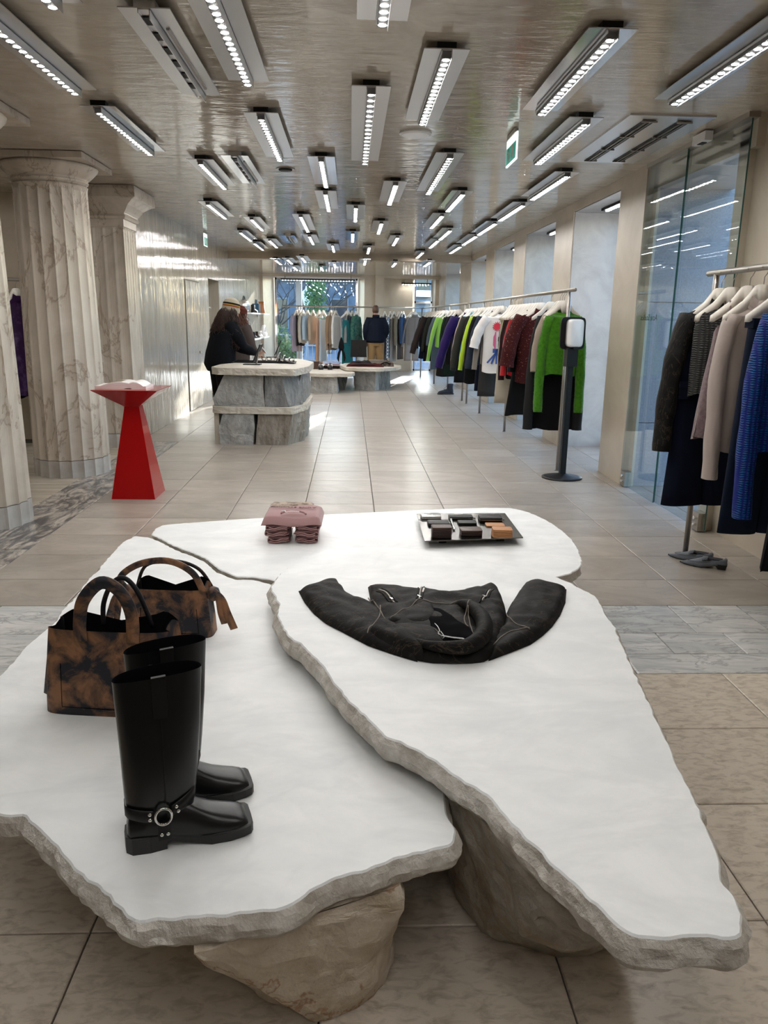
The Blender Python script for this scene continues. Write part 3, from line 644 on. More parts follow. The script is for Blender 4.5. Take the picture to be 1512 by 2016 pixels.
# ------------------------------------------------------------------ tie-dye bags
def make_bag(loc, rz, w, h, dp, lab, big):
    t = empty('handbag', loc, lab, 'bag', 'tie dyed leather handbags', rz)
    b = MB(); rings = []
    for k in range(9):
        u = k/8; z = h*u; hw = w/2*(1-.10*u+.02*math.sin(u*3)); hd = dp/2*(1-.25*u); r = []
        for j in range(40):
            a = 2*math.pi*j/40; cx, cy = math.cos(a), math.sin(a)
            x = hw*math.copysign(abs(cx)**.30, cx); y = hd*math.copysign(abs(cy)**.45, cy)
            if abs(cx) > .93: x *= 1-.14*u*(1-abs(cy)*1.5 if abs(cy) < .6 else 0)      # pinched gussets
            zz = z
            if k == 8: zz = z + (.035*math.exp(-((abs(x)-hw*.72)/.045)**2)-.012 if y > 0 else -.004*math.cos(x/hw*1.5))
            nz = noise.noise(Vector((x*12, y*12, z*12)))*.004
            r.append((x, y+nz, max(zz, 0)))
        rings.append(r)
    b.loft(rings, 0, True, False)
    inn = [[(x*.97, y*.92, z-.004) for x, y, z in rings[-1]], [(x*.95, y*.85, h*.5) for x, y, z in rings[-1]]]
    b.loft([rings[-1]]+inn, 1, False, True); b.build('bag_body', [M['tie_dye'], M['lining']], t, True)
    p = MB(); p.tube([(-w*.33, -dp/2*.99, h*.62), (-w*.345, -dp/2*1.0, h*.10), (0, -dp/2*1.02, h*.09), (w*.345, -dp/2, h*.10), (w*.33, -dp/2*.99, h*.62)], .0012, 5); p.build('pocket_seam', M['lining'], t)
    def ribbon(P, wd, th=.006):
        r = MB(); P = smooth_path(P, 7); rings = []
        for i, q in enumerate(P):
            tg = (P[min(i+1, len(P)-1)]-P[max(i-1, 0)]).normalized(); sd_ = tg.cross(Vector((0, 1, 0)));
            if sd_.length < .1: sd_ = Vector((1, 0, 0))
            sd_.normalize(); n_ = Vector((0, 1, 0))
            rings.append([q-sd_*th/2-n_*wd/2, q+sd_*th/2-n_*wd/2, q+sd_*th/2+n_*wd/2, q-sd_*th/2+n_*wd/2])
        r.loft(rings, 0); return r
    return t, ribbon
t, rib = make_bag((-.705, 2.21, ZL), math.radians(-6), .42, .268, .15, 'large tie dyed brown and navy tote bag behind the boots', True)
def flat_strap(P, wd, mt, name, par):
    """strap whose broad side faces the viewer (front of the bag)"""
    r = MB(); P = smooth_path(P, 7); rings = []
    for i, q in enumerate(P):
        tg = (P[min(i+1, len(P)-1)]-P[max(i-1, 0)]).normalized(); n_ = Vector((0, 1, .0)); s_ = tg.cross(n_).normalized(); n_ = s_.cross(tg)
        rings.append([q-s_*wd/2-n_*.0025, q+s_*wd/2-n_*.0025, q+s_*wd/2+n_*.0025, q-s_*wd/2+n_*.0025])
    r.loft(rings, 0); return r.build(name, mt, par, True)
flat_strap([(-.075, -.064, .235), (-.075, -.064, .29), (-.062, -.055, .36), (-.01, -.045, .412), (.045, -.045, .385), (.078, -.055, .32), (.080, -.064, .235)], .038, M['tie_dye'], 'handle', t)
flat_strap([(-.055, .05, .24), (-.05, .05, .31), (-.02, .05, .375), (.02, .05, .395), (.06, .05, .35), (.10, .05, .24)], .014, M['tie_dark'], 'handle', t)
for s in (-1, 1):
    k = MB(); k.loft([[(s*(.19+.02*u), -.03+.004*math.sin(u*6), .20-.16*u), (s*(.20+.028*u), -.02, .20-.16*u), (s*(.20+.028*u), .02, .20-.16*u), (s*(.19+.02*u), .03, .20-.16*u)] for u in (0, .25, .5, .75, 1)], 0); k.build('side_flap', M['tie_dye'], t, True)
t, rib = make_bag((-.665, 2.79, ZL), math.radians(-4), .315, .185, .12, 'smaller tie dyed bag with knotted straps behind the big tote', False)
flat_strap([(-.13, -.045, .16), (-.18, -.04, .22), (-.11, -.03, .275), (.0, -.03, .29), (.09, -.04, .25), (.13, -.045, .175)], .024, M['tie_dye'], 'handle', t)
flat_strap([(-.15, .05, .16), (-.11, .05, .245), (.0, .05, .265), (.09, .05, .235), (.14, .05, .16)], .012, M['tie_dark'], 'handle', t)
for s in (-1, 1):
    k = MB(); k.lathe([(.006, -.030), (.022, -.018), (.026, 0), (.020, .018), (.006, .026)], (s*.160, -.02, .165), 14); k.build('strap_knot', M['tie_dye'], t, True)
    for dx, ln, wd in ((.045, .13, .028), (.015, .11, .022)):
        flat_strap([(s*.162, -.03, .175), (s*(.178+dx*.4), -.045, .150), (s*(.180+dx*.8), -.05, .10), (s*(.185+dx*1.2), -.045, .165-ln)], wd, M['tie_dye'], 'strap_end', t)

# ------------------------------------------------------------------ leather jacket laid on the right slab
ZJ = ZR_+.002
J = lambda L_: [at(480+a/2.16, 960+b/2.16, ZJ) for a, b in L_]
jc = at(855, 1225, ZR_); jk = empty('leather_jacket', (jc.x, jc.y, ZR_), 'scuffed black leather jacket lying flat with spread sleeves on white marble', 'jacket')
def jpart(name, A, B, th, dz=0, m=None, nu=40, nv=20, wr=.006, sc_=18, seed=0):
    mb = MB(); mb.pillow(J(A), J(B), th, ZJ+dz, nu, nv, 0, wr, sc_, seed, 3.2); return mb.build(name, m or M['scuffed'], jk, True, world=jk.location)
jpart('sleeve', [(395, 393), (415, 425), (435, 455), (490, 488), (545, 500), (590, 540), (640, 600), (700, 660)], [(232, 440), (258, 490), (300, 540), (350, 580), (400, 606), (465, 640), (530, 674), (640, 712), (740, 742)], .038, seed=1)
jpart('sleeve', [(1212, 398), (1180, 432), (1150, 475), (1128, 510), (1113, 545), (1105, 600), (1060, 650)], [(1372, 432), (1368, 490), (1345, 545), (1310, 594), (1270, 632), (1220, 668), (1140, 700), (1040, 738)], .038, seed=2)
jpart('jacket_body', [(528, 424), (560, 420), (600, 427), (680, 440), (745, 445), (760, 436), (850, 455), (930, 452), (980, 435), (1040, 424), (1078, 440)],
      [(560, 600), (600, 650), (650, 695), (730, 735), (800, 747), (880, 750), (960, 749), (1020, 742), (1070, 715), (1110, 640), (1120, 560)], .050, nu=60, nv=36, wr=.010, sc_=14, seed=3)
jpart('shoulder_panel', [(560, 610), (600, 600), (680, 640), (760, 690)], [(522, 655), (600, 690), (680, 722), (770, 742)], .058, .004, nu=24, nv=10, seed=4)
jpart('lapel', [(615, 612), (690, 570), (752, 530), (800, 545)], [(640, 622), (700, 628), (760, 625), (820, 600)], .012, .046, nu=24, nv=10, wr=.003, seed=5)
jpart('lapel', [(612, 640), (700, 632), (780, 640), (830, 660)], [(660, 690), (720, 712), (790, 722), (850, 720)], .014, .046, nu=24, nv=10, wr=.003, seed=6)
jpart('jacket_lining', [(765, 545), (830, 560), (900, 600), (960, 650), (985, 690)], [(790, 660), (830, 690), (870, 712), (930, 722), (985, 700)], .016, .040, M['lining'], nu=24, nv=14, seed=7)
from mathutils.bvhtree import BVHTree
def jacket_tree():
    vs, fs = [], []
    for o in jk.children:
        if o.name.split('.')[0] in ('sleeve', 'jacket_body', 'shoulder_panel', 'lapel', 'collar', 'jacket_lining'):
            b = len(vs); vs += [v.co+jk.location for v in o.data.vertices]; fs += [tuple(b+i for i in p.vertices) for p in o.data.polygons]
    return BVHTree.FromPolygons(vs, fs)
def on_jacket(p, lift=.001):
    h = JT.ray_cast(Vector((p.x, p.y, ZJ+.3)), Vector((0, 0, -1)))[0]
    return Vector((p.x, p.y, (h.z if h else ZJ)+lift))
JT = None
def jtube(name, L_, r, m, dz, n=10, sm=6):
    P = [Vector((p.x, p.y, ZJ+d)) for p, d in zip(J([(a, b) for a, b, *_ in L_]), [(q[2] if len(q) > 2 else dz) for q in L_])]
    mb = MB(); P = smooth_path(P, sm)
    if JT is not None: P = [on_jacket(p, r*.3) for p in P]
    rs = r if not isinstance(r, tuple) else [r[0]+(r[1]-r[0])*math.sin(math.pi*i/(len(P)-1)) for i in range(len(P))]
    mb.tube(P, rs, n); return mb.build(name, m, jk, True, world=jk.location)
jtube('collar', [(850, 552, .030), (900, 552, .048), (940, 565, .062), (985, 600, .068), (1018, 650, .066), (1010, 700, .058), (950, 735, .050), (860, 738, .048), (770, 722, .046), (700, 690, .044)], (.006, .029), M['scuffed'], .05, 14)
JT = jacket_tree()
jtube('collar_edge', [(950, 590, .088), (960, 640, .086), (975, 680, .080)], .0022, M['seam'], .08, 6)
for nm, L_, dz in (('seam', [(580, 540), (575, 590), (540, 630), (525, 655)], .050), ('seam', [(1115, 545), (1125, 590), (1160, 620), (1215, 640)], .046), ('seam', [(1060, 700), (1110, 655), (1170, 640), (1212, 636)], .046),
                   ('seam', [(620, 612), (690, 572), (752, 530)], .062), ('seam', [(760, 530), (880, 548), (1000, 544)], .058), ('seam', [(1000, 544), (955, 575), (935, 620), (950, 650)], .060), ('seam', [(530, 470), (600, 600)], .052)):
    jtube(nm, L_, .0022, M['seam'], dz, 6)
for L_, dz in (([(575, 470, .040), (608, 502, .048), (640, 535, .052)], .05), ([(1048, 472, .040), (1030, 505, .047), (1012, 535, .052)], .05), ([(755, 440, .012), (752, 470, .044), (744, 530, .054)], .05)):
    jtube('zip', L_, .0035, M['steel'], dz, 6)
    for off in (-12, 12): jtube('zip_welt', [(a+off, b-4 if off > 0 else b+4, c) for a, b, c in L_], .003, M['scuffed'], dz, 6)
for px, py in ((628, 521), (1020, 521), (744, 516)):
    p = on_jacket(J([(px, py)])[0], .004); mb = MB(); mb.box((p.x, p.y, p.z), (.008, .022, .004), 0, rz=.4); mb.build('zip_pull', M['chrome'], jk, world=jk.location)
mb = MB(); p = on_jacket(J([(762, 485)])[0], .006); mb.box((p.x, p.y, p.z), (.006, .045, .003), 0, rz=-.2); mb.build('pull_cord', M['hanger_white'], jk, world=jk.location)
tA = [on_jacket(p, .002) for p in J([(805, 665), (835, 690), (885, 700), (930, 704)])]; mb = MB()
mb.loft([[(p.x, p.y, p.z), (p.x+.003, p.y-.018, p.z+.004), (p.x+.003, p.y-.018, p.z+.002), (p.x, p.y, p.z-.002)] for p in tA], 0); mb.build('neck_label', M['white_plastic'], jk, world=jk.location)
jtube('tag_string', [(810, 640, .07), (830, 665, .075), (825, 690, .07), (850, 690, .072), (835, 668, .076)], .0015, M['white_plastic'], .07, 5)

# text helper: flat lettering turned into mesh
def text_mesh(name, body, size, m, parent, loc, rot=(0, 0, 0), ext=.0006, mirror=False, sx=1):
    cu = bpy.data.curves.new(name, 'FONT'); cu.body = body; cu.size = size; cu.align_x = 'CENTER'; cu.align_y = 'CENTER'; cu.extrude = ext
    o = bpy.data.objects.new(name+'_tmp', cu); COL.objects.link(o)
    dg_ = bpy.context.evaluated_depsgraph_get(); me = bpy.data.meshes.new_from_object(o.evaluated_get(dg_)); bpy.data.objects.remove(o)
    me.materials.clear(); me.materials.append(m)
    if mirror: me.transform(Matrix.Scale(-1, 4, (1, 0, 0)))
    if sx != 1: me.transform(Matrix.Scale(sx, 4, (1, 0, 0)))
    o = bpy.data.objects.new(name, me); COL.objects.link(o); o.parent = parent; o.location = loc; o.rotation_euler = rot
    return o

# ------------------------------------------------------------------ folded pink sweaters
M['pink'] = mat('dusty_pink_jersey', (.36, .20, .20), .85, sheen=.3, bump=(60, .15, .003)); M['pink_print'] = mat('print_darker_pink', (.13, .075, .07), .8)
M['beige_print'] = mat('beige_printed_cloth', (.45, .36, .29), .8, col2=(.20, .16, .13), nscale=30, nmin=.45, nmax=.6)
sx0, sy0 = -.303, 4.08
def folded(z, w, dpt, th, lab, rot, seed, top=False):
    t = empty('folded_sweater', (sx0, sy0, z), lab, 'sweater', 'folded dusty pink sweaters', rot)
    b = MB()
    if top:
        rows = []
        for i in range(25):
            u = i/24; row = []
            for j in range(17):
                v = j/16; x = (u-.5)*w; y = (v-.5)*dpt
                e = min((1-abs(2*u-1)**8)**.5, (1-abs(2*v-1)**8)**.5) if 0 < u < 1 and 0 < v < 1 else 0
                zz = th*e + .010*noise.noise(Vector((x*8, y*8, seed)))*e + (.006*math.sin(u*9) if v == 0 else 0) - (0.018*math.exp(-((x/.07)**2+((y+dpt*.34)/.03)**2)))*e
                row.append((x, y, zz))
            rows.append(row)
        b.grid(rows); b.grid([[(x, y, .0) for x, y, z_ in r][::-1] for r in rows])
    else:   # two rolled halves seen end-on, each a folded loop
        for s in (-1, 1):
            P = [(s*.012, th*.45), (s*w*.22, th*.15), (s*w*.46, th*.12), (s*w*.5, th*.5), (s*w*.46, th*.9), (s*w*.2, th*.96), (s*.02, th*.75)]
            rings = []
            for y in (-dpt/2, -dpt/4, 0, dpt/4, dpt/2):
                Q = [Vector((x+noise.noise(Vector((x*9, y*9, seed)))*.006, y+abs(x)*.03, z_+noise.noise(Vector((x*14, y*5, seed+3)))*.004)) for x, z_ in P]; Q = smooth_path(Q, 4)
                inn = [q*1 for q in Q]; rings.append(Q+[Vector((q.x*.93+s*.006, q.y, th*.5+(q.z-th*.5)*.55)) for q in reversed(Q)])
            b.loft(rings, 0, True, True)
            for k in range(2):
                lp_ = MB(); Z0 = th*(.35+.3*k); L_ = [(s*.03, -dpt/2-.004, Z0), (s*w*.2, -dpt/2-.008, Z0+.006), (s*w*.33, -dpt/2-.008, Z0-.004), (s*w*.44, -dpt/2-.004, Z0+.003)]
                lp_.tube(smooth_path(L_, 5), .0035, 6); lp_.build('folded_hem', M['pink'], t, True)
    b.build('jersey', M['pink'], t, True); return t
folded(ZB, .265, .26, .035, 'dusty pink sweater, bottom of the folded stack', .02, 1); folded(ZB+.036, .285, .27, .034, 'dusty pink sweater, second from the bottom of the folded stack', -.03, 2)
folded(ZB+.071, .285, .27, .030, 'dusty pink sweater, second from the top of the folded stack', .03, 5)
t = folded(ZB+.102, .315, .30, .050, 'dusty pink sweater with dark lettering, topmost of the folded stack', -.02, 4, True)
text_mesh('lettering', 'ACNE STUDIOS', .036, M['pink_print'], t, (-.005, .035, .056), (.05, 0, math.pi-.06))
mb = MB(); mb.pillow([(-.14, .09), (-.05, .07), (.02, .085), (.10, .10)], [(-.13, .155), (-.04, .165), (.05, .16), (.10, .15)], .012, .050, 16, 8); mb.build('printed_cuff', M['beige_print'], t, True)
mb = MB(); mb.tube(smooth_path([(-.055, -.115, .058), (-.03, -.085, .062), (.02, -.08, .064), (.06, -.095, .060), (.075, -.118, .056)], 5), .005, 8); mb.build('collar_rib', M['pink'], t, True)
mb = MB(); mb.tube(smooth_path([(-.055, -.10, .066), (-.035, -.105, .070), (-.03, -.115, .066), (.0, -.105, .068), (.04, -.108, .066)], 5), .0028, 6); mb.build('tag_string', M['white_plastic'], t, True)

# ------------------------------------------------------------------ wallet tray
M['tray'] = mat('polished_dark_steel', (.085, .078, .07), .20, 1.0)
TZ = .437; tc = [at(820, 1011, TZ), at(994, 1010, TZ), at(1030, 1058, TZ), at(836, 1065, TZ)]
trl = Vector((sum(p.x for p in tc)/4, sum(p.y for p in tc)/4, ZB)); tr = empty('display_tray', trl, 'flat polished dark steel tray of wallets standing on the rear slab', 'tray')
mb = MB(); mb.prism([(p.x, p.y) for p in tc][::-1], TZ-.005, TZ); mb.build('plate', M['tray'], tr, world=trl)
for a, b in ((.2, .2), (.8, .2), (.2, .8), (.8, .8)):
    p = tc[0].lerp(tc[1], a).lerp(tc[3].lerp(tc[2], a), b); mb = MB(); mb.bb(p.x-.02, p.x+.02, p.y-.02, p.y+.02, ZB, TZ-.005); mb.build('foot', M['black_box'], tr, world=trl)
M['brown_lea'] = mat('brown_leather', (.055, .022, .012), .4, bump=(80, .1, .002)); M['dark_brown_lea'] = mat('dark_brown_leather', (.028, .010, .008), .4, bump=(80, .1, .002))
M['tan_lea'] = mat('tan_leather', (.48, .22, .085), .45, bump=(80, .1, .002)); M['silver_lea'] = mat('silver_leather', (.75, .75, .75), .25, .9)
def on_tray(px, py): return at(810+px/6.3, 995+py/6.3, TZ)
def wallet(px, py, w, dpt, th, m, lab, z=0, rz=.0, flap=True, zipd=False):
    p = on_tray(px, py); t = empty('wallet', (p.x, p.y, TZ+z), lab, 'wallet', 'leather wallets on the tray', rz)
    b = MB(); ol = [(-w/2, -dpt/2), (w/2, -dpt/2), (w/2, dpt/2), (-w/2, dpt/2)]
    def rnd(g): return superring((0, 0, 0), (1, 0, 0), (0, 1, 0), w/2-g, dpt/2-g, 24, 9)
    if zipd:
        b.loft([[q+Vector((0, 0, zz)) for q in rnd(g)] for zz, g in ((0, .004), (.003, 0), (th-.003, 0), (th, .004))], 0); b.build('cover', m, t, True)
        e = MB(); e.loft([[q+Vector((0, 0, th*.5-.002)) for q in rnd(-.0015)], [q+Vector((0, 0, th*.5+.002)) for q in rnd(-.0015)]], 0); e.build('zip', M['steel'], t)
        e = MB(); e.box((w/2+.004, -dpt*.35, th*.5), (.012, .02, .003)); e.build('zip_pull', m, t)
    else:
        h = th/2
        for k in range(2):
            zz = k*h; e = MB(); e.loft([[q+Vector((0, 0, zz+a*h)) for q in rnd(g)] for a, g in ((.04, .003), (.2, 0), (.8, 0), (.97, .003))], 0); e.build('flap', m, t, True)
        e = MB(); e.tube([(-w/2+.004, dpt/2, h), (w/2-.004, dpt/2, h)], h*.9, 8); e.build('spine', m, t, True)
    return t
W_, D_ = .105, .085
wallet(240, 150, .115, .09, .018, M['silver_lea'], 'silver metallic wallet at the back left of the tray', rz=.02)
wallet(335, 235, .12, .09, .016, M['leather_soft'], 'black folded wallet behind the brown stack on the tray')
for k in range(4): wallet(370, 385-0, W_, .075, .014, M['dark_brown_lea'] if k < 3 else M['brown_lea'], 'brown wallet at the front left of the tray, %s' % ['lowest of its stack', 'second from the bottom', 'third from the bottom', 'topmost of its stack'][k], z=k*.0145, rz=.02*k-.03)
wallet(610, 160, .14, .075, .016, M['leather_soft'], 'long black zip wallet at the back middle of the tray', zipd=True)
wallet(690, 225, .105, .07, .012, M['leather_soft'], 'black card wallet just behind the brown pair on the tray')
wallet(735, 355, .115, .085, .014, M['dark_brown_lea'], 'dark brown wallet under the brown one in the tray middle'); wallet(735, 355, .115, .085, .015, M['brown_lea'], 'brown wallet lying on another in the tray middle', z=.0145, rz=.04)
wallet(975, 185, .13, .10, .026, M['leather_soft'], 'thick black zip wallet at the back right of the tray', zipd=True)
wallet(1035, 250, .105, .075, .008, M['tan_lea'], 'pale tan card holder behind the tan stack on the tray', rz=-.02)
for k in range(3): wallet(1120, 385, W_, .075, .015, M['tan_lea'], 'tan wallet at the front right of the tray, %s' % ['bottom of three', 'middle of three', 'topmost of three'][k], z=k*.0155, rz=.03-.04*k)
p0, p1 = on_tray(490, 190), on_tray(530, 310)
t = empty('beaded_strap', (p0.x, p0.y, TZ), 'short strap of shiny silver beads between wallets on the tray', 'strap')
b0 = None
for k in range(9):
    q = p0.lerp(p1, k/8)-p0
    if b0 is None: mb = MB(); mb.lathe([(.002, -.006), (.0055, -.003), (.0065, 0), (.0055, .003), (.002, .006)], n=10); b0 = mb.build('bead', M['chrome'], t, True); o = b0
    else: o = b0.copy(); COL.objects.link(o); o.parent = t
    o.location = (q.x, q.y, .007)
mb = MB(); mb.box((.0, .02, .004), (.012, .11, .003)); mb.build('backing', M['leather_soft'], t)

# ------------------------------------------------------------------ columns and pillar on the left
def fluted(n, r, depth, z, c=(0, 0), sub=6):
    out = []
    for k in range(n*sub):
        a = 2*math.pi*k/(n*sub); f = (k % sub)/sub
        rr = r*(1-depth*math.sin(math.pi*f)**.7) if f else r
        out.append((c[0]+rr*math.cos(a), c[1]+rr*math.sin(a), z))
    return out
def make_column():
    t = empty('fluted_column', (0, 0, 0))
    s = MB(); s.loft([fluted(20, r, d, z) for z, r, d in ((.17, .358, .055), (.9, .352, .055), (1.8, .338, .055), (2.60, .326, .055), (2.66, .325, .03), (2.69, .327, .0), (2.705, .333, 0))], 0, False, True)
    s.build('shaft', M['column'], t)
    s = MB(); s.loft([fluted(20, r, .05, z) for z, r in ((0, .363), (.165, .361))], 0, True, True); s.build('foot', M['column_foot'], t)
    s = MB(); s.lathe([(.318, 2.70), (.322, 2.725), (.338, 2.735), (.342, 2.748), (.332, 2.757), (.34, 2.772), (.355, 2.778), (.395, 2.815), (.428, 2.85), (.435, 2.868), (.42, 2.884), (.3, 2.886)], n=64); s.build('echinus', M['column'], t, True)
    s = MB(); s.bb(-.452, .452, -.452, .452, 2.884, 2.935); s.build('abacus', M['column'], t)
    return t
c1 = make_column(); c1.location = (-2.81, 5.87, 0); tag(c1, 'fluted marble column cut by the left edge of the picture', 'column', 'fluted marble columns')
c2 = copy_tree(c1); c2.location = (-2.81, 7.89, 0); c2['label'] = 'fluted marble column standing whole behind the red pedestal'
t = empty('fluted_pillar', (-2.92, 9.66, 0), 'square fluted marble pillar at the end of the glossy left wall', 'pillar')
def sq_fluted(hx, hy, z, d=.012, nx=6, ny=5, sub=4):
    P = []
    for (ax, ay), (bx, by), n in (((-hx, -hy), (hx, -hy), nx), ((hx, -hy), (hx, hy), ny), ((hx, hy), (-hx, hy), nx), ((-hx, hy), (-hx, -hy), ny)):
        ex, ey = bx-ax, by-ay; l_ = math.hypot(ex, ey); nx_, ny_ = -ey/l_, ex/l_
        for k in range(n*sub):
            f = (k % sub)/sub; dd = d*math.sin(math.pi*f)**.6 if f else 0; u = k/(n*sub); P.append((ax+ex*u+nx_*dd, ay+ey*u+ny_*dd, z))
    return P
s = MB(); s.loft([sq_fluted(.36-.0, .27, .17), sq_fluted(.345, .26, 2.5), sq_fluted(.345, .26, 2.52, .0)], 0, False, True); s.build('shaft', M['column'], t)
s = MB(); s.loft([sq_fluted(.365, .275, 0), sq_fluted(.363, .273, .165)], 0); s.build('foot', M['column_foot'], t)
s = MB(); rect = lambda g, z: [(-.345-g, -.26-g, z), (.345+g, -.26-g, z), (.345+g, .26+g, z), (-.345-g, .26+g, z)]
s.loft([rect(g, z) for g, z in ((.0, 2.52), (.01, 2.525), (.012, 2.60), (.03, 2.605), (.045, 2.63), (.03, 2.655), (.03, 2.67), (.05, 2.69), (.09, 2.75), (.16, 2.80), (.20, 2.815), (.20, 2.90), (.19, 2.935))], 0); s.build('capital', M['column'], t)

# ------------------------------------------------------------------ red pedestal and open magazine
pc = Vector((-1.879, 6.842, 0)); t = empty('red_pedestal', pc, 'glossy red angular pedestal narrowing to a waist below its flat top', 'pedestal')
sqr = lambda h, z: [(-h, -h, z), (h, -h, z), (h, h, z), (-h, h, z)]
s = MB(); s.loft([sqr(.187, 0), sqr(.062, .79)], 0); s.build('shaft', M['red'], t)
s = MB(); s.loft([sqr(.062, .79), sqr(.272, .942), sqr(.272, .946)], 0); s.build('top', M['red'], t)
t = empty('open_magazine', pc+Vector((-.045, .03, .946)), 'thick open magazine lying on top of the red pedestal', 'magazine', rz=.03)
for sx, w in ((-1, .285), (1, .14)):
    b = MB(); rows0, rows1 = [], []
    for i in range(13):
        u = i/12; x = sx*w*u+.045; zt = .040*math.sin(math.pi*min(1, u*1.1+.12))**.6*(1-.45*u)+.022
        rows0.append([(x, -.15, zt), (x, .15, zt)]); rows1.append([(x, -.15, 0 if u > .15 else .004), (x, .15, 0 if u > .15 else .004)])
    b.loft([[r1[0], r0[0], r0[1], r1[1]] for r0, r1 in zip(rows0, rows1)], 0)
    b.build('pages', M['paper'], t)
    e = MB()
    for kz in range(3): e.loft([[(r0[0][0], -.1512, r1[0][2]+(r0[0][2]-r1[0][2])*(.2+.25*kz)), (r0[0][0], -.1512, r1[0][2]+(r0[0][2]-r1[0][2])*(.28+.25*kz)), (r0[0][0], -.150, r1[0][2]+(r0[0][2]-r1[0][2])*(.28+.25*kz)), (r0[0][0], -.150, r1[0][2]+(r0[0][2]-r1[0][2])*(.2+.25*kz))] for r0, r1 in zip(rows0, rows1)], 0)
    e.build('page_edge', M['pink_paper'], t)
s = MB()
zpg = lambda x: .040*math.sin(math.pi*min(1, (.045-x)/.285*1.1+.12))**.6*(1-.45*(.045-x)/.285)+.0232
ph = [[(-.15+.12*i/9, y_, zpg(-.15+.12*i/9)) for y_ in (-.10, .06)] for i in range(10)]
s.grid(ph); s.build('printed_photo', mat('printed_photo', (.05, .05, .025), .4, col2=(.42, .30, .10), nscale=14, ndist=2), t)

# ------------------------------------------------------------------ till counter of stacked stone
dk = empty('stone_counter', (-1.1, 10.7, 0), 'till counter stacked from split grey stone blocks and two slabs', 'counter')
TOPZ = .95
tp_ = [(-1.72, 9.80), (-1.62, 9.66), (-.67, 9.60), (-.54, 10.2), (-.52, 11.2), (-.74, 12.0), (-1.25, 12.2), (-1.45, 11.8), (-1.50, 10.9), (-1.70, 10.4)]
slab('top_slab', None, TOPZ, .085, '', 21, dk, [M['counter'], M['counter']], out=.0, worldpts=tp_, step=.03)
lo_ = [(-1.72, 9.76), (-1.60, 9.68), (-.70, 9.66), (-.56, 10.2), (-.54, 11.2), (-.76, 11.95), (-1.25, 12.1), (-1.45, 11.7), (-1.5, 10.9), (-1.7, 10.4)]
slab('middle_slab', None, .475, .085, '', 22, dk, [M['counter'], M['counter']], out=.0, worldpts=lo_, step=.03)
boulder('stone_block', [(-1.63, 9.72, 0), (-1.21, 9.70, 0), (-1.2, 10.3, 0), (-1.6, 10.4, 0), (-1.64, 9.70, .22), (-1.58, 9.70, .385), (-1.20, 9.70, .385), (-1.2, 10.3, .385), (-1.6, 10.4, .385), (-1.19, 9.69, .2)], M['grey_stone'], dk, 31, .016, fr=4)
boulder('stone_block', [(-1.18, 9.70, 0), (-.78, 9.70, 0), (-.60, 10.1, 0), (-1.1, 10.5, 0), (-1.15, 9.70, .385), (-.72, 9.70, .385), (-.56, 10.15, .385), (-1.1, 10.5, .385)], M['brown_stone'], dk, 33, .016, fr=4)
boulder('stone_block', [(-.76, 10.0, 0), (-.60, 10.35, 0), (-.58, 10.9, 0), (-1.1, 10.9, 0), (-.70, 9.95, .385), (-.58, 10.35, .385), (-.56, 10.9, .385), (-1.1, 10.9, .385)], M['dark_stone'], dk, 35, .02, fr=4)
boulder('stone_block', [(-.6, 11.0, 0), (-.6, 11.4, 0), (-.8, 11.9, 0), (-1.3, 12.0, 0), (-1.3, 11.0, 0), (-.58, 11.0, .385), (-.57, 11.4, .385), (-.8, 11.95, .385), (-1.3, 12.0, .385), (-1.3, 11.0, .385)], M['grey_stone'], dk, 36, .02, fr=4)
boulder('stone_block', [(-1.66, 9.74, .475), (-1.06, 9.70, .475), (-1.05, 10.4, .475), (-1.6, 10.4, .475), (-1.69, 9.74, .56), (-1.55, 9.76, .865), (-1.07, 9.70, .865), (-1.06, 10.4, .865), (-1.5, 10.4, .865)], M['grey_stone'], dk, 41, .016, fr=4)
boulder('stone_block', [(-1.05, 9.71, .475), (-.76, 9.72, .475), (-.62, 10.05, .475), (-1.0, 10.4, .475), (-1.05, 9.71, .865), (-.85, 9.71, .865), (-.60, 10.1, .865), (-1.0, 10.4, .865)], M['dark_stone'], dk, 43, .016, fr=4)
boulder('stone_block', [(-.72, 9.98, .475), (-.61, 10.35, .475), (-.59, 11.3, .475), (-.8, 11.9, .475), (-1.2, 11.9, .475), (-1.2, 10.5, .475), (-.62, 10.0, .865), (-.59, 10.35, .865), (-.57, 11.2, .865), (-.8, 11.9, .865), (-1.2, 11.9, .865), (-1.2, 10.5, .865)], M['dark_stone'], dk, 45, .02, fr=4)
MB().bb(-1.70, -1.64, 9.78, 10.3, 0, .385).build('side_board', M['counter'], dk, world=dk.location)
def tablet(loc, rz, lab):
    t = empty('tablet', loc, lab, 'tablet', 'tablets on the counter', rz)
    b = MB(); b.box((0, 0, .006), (.22, .16, .012)); b.build('base_plate', M['black_box'], t)
    b = MB(); b.tube([(.05, 0, .01), (.07, 0, .10), (.085, 0, .17)], .012, 8); b.build('stand', M['steel'], t)
    b = MB(); b.box((.075, 0, .15), (.012, .24, .25), 0, ry=.42); b.build('screen', M['black_box'], t)
    return t
p = at(500, 718, TOPZ); tablet((p.x-.02, p.y, TOPZ), -.05, 'black tablet on a stand at the front of the stone counter')
p = at(552, 700, TOPZ); tablet((p.x-.05, p.y-.7, TOPZ), .1, 'black tablet on a stand at the far end of the stone counter')
p = at(470, 708, TOPZ); t = empty('counter_mat', (-1.18, 10.95, TOPZ), 'long black mat across the stone counter', 'mat')
MB().bb(-.42, .42, -.22, .22, 0, .014).build('mat', M['black_box'], t); MB().bb(-.40, .40, -.2, .2, .014, .017).build('pad', M['lining'], t)
random.seed(5)
t = empty('glasses_display', (-1.0, 10.98, TOPZ+.017), 'small heap of silver and black accessories on the counter mat', 'accessories')
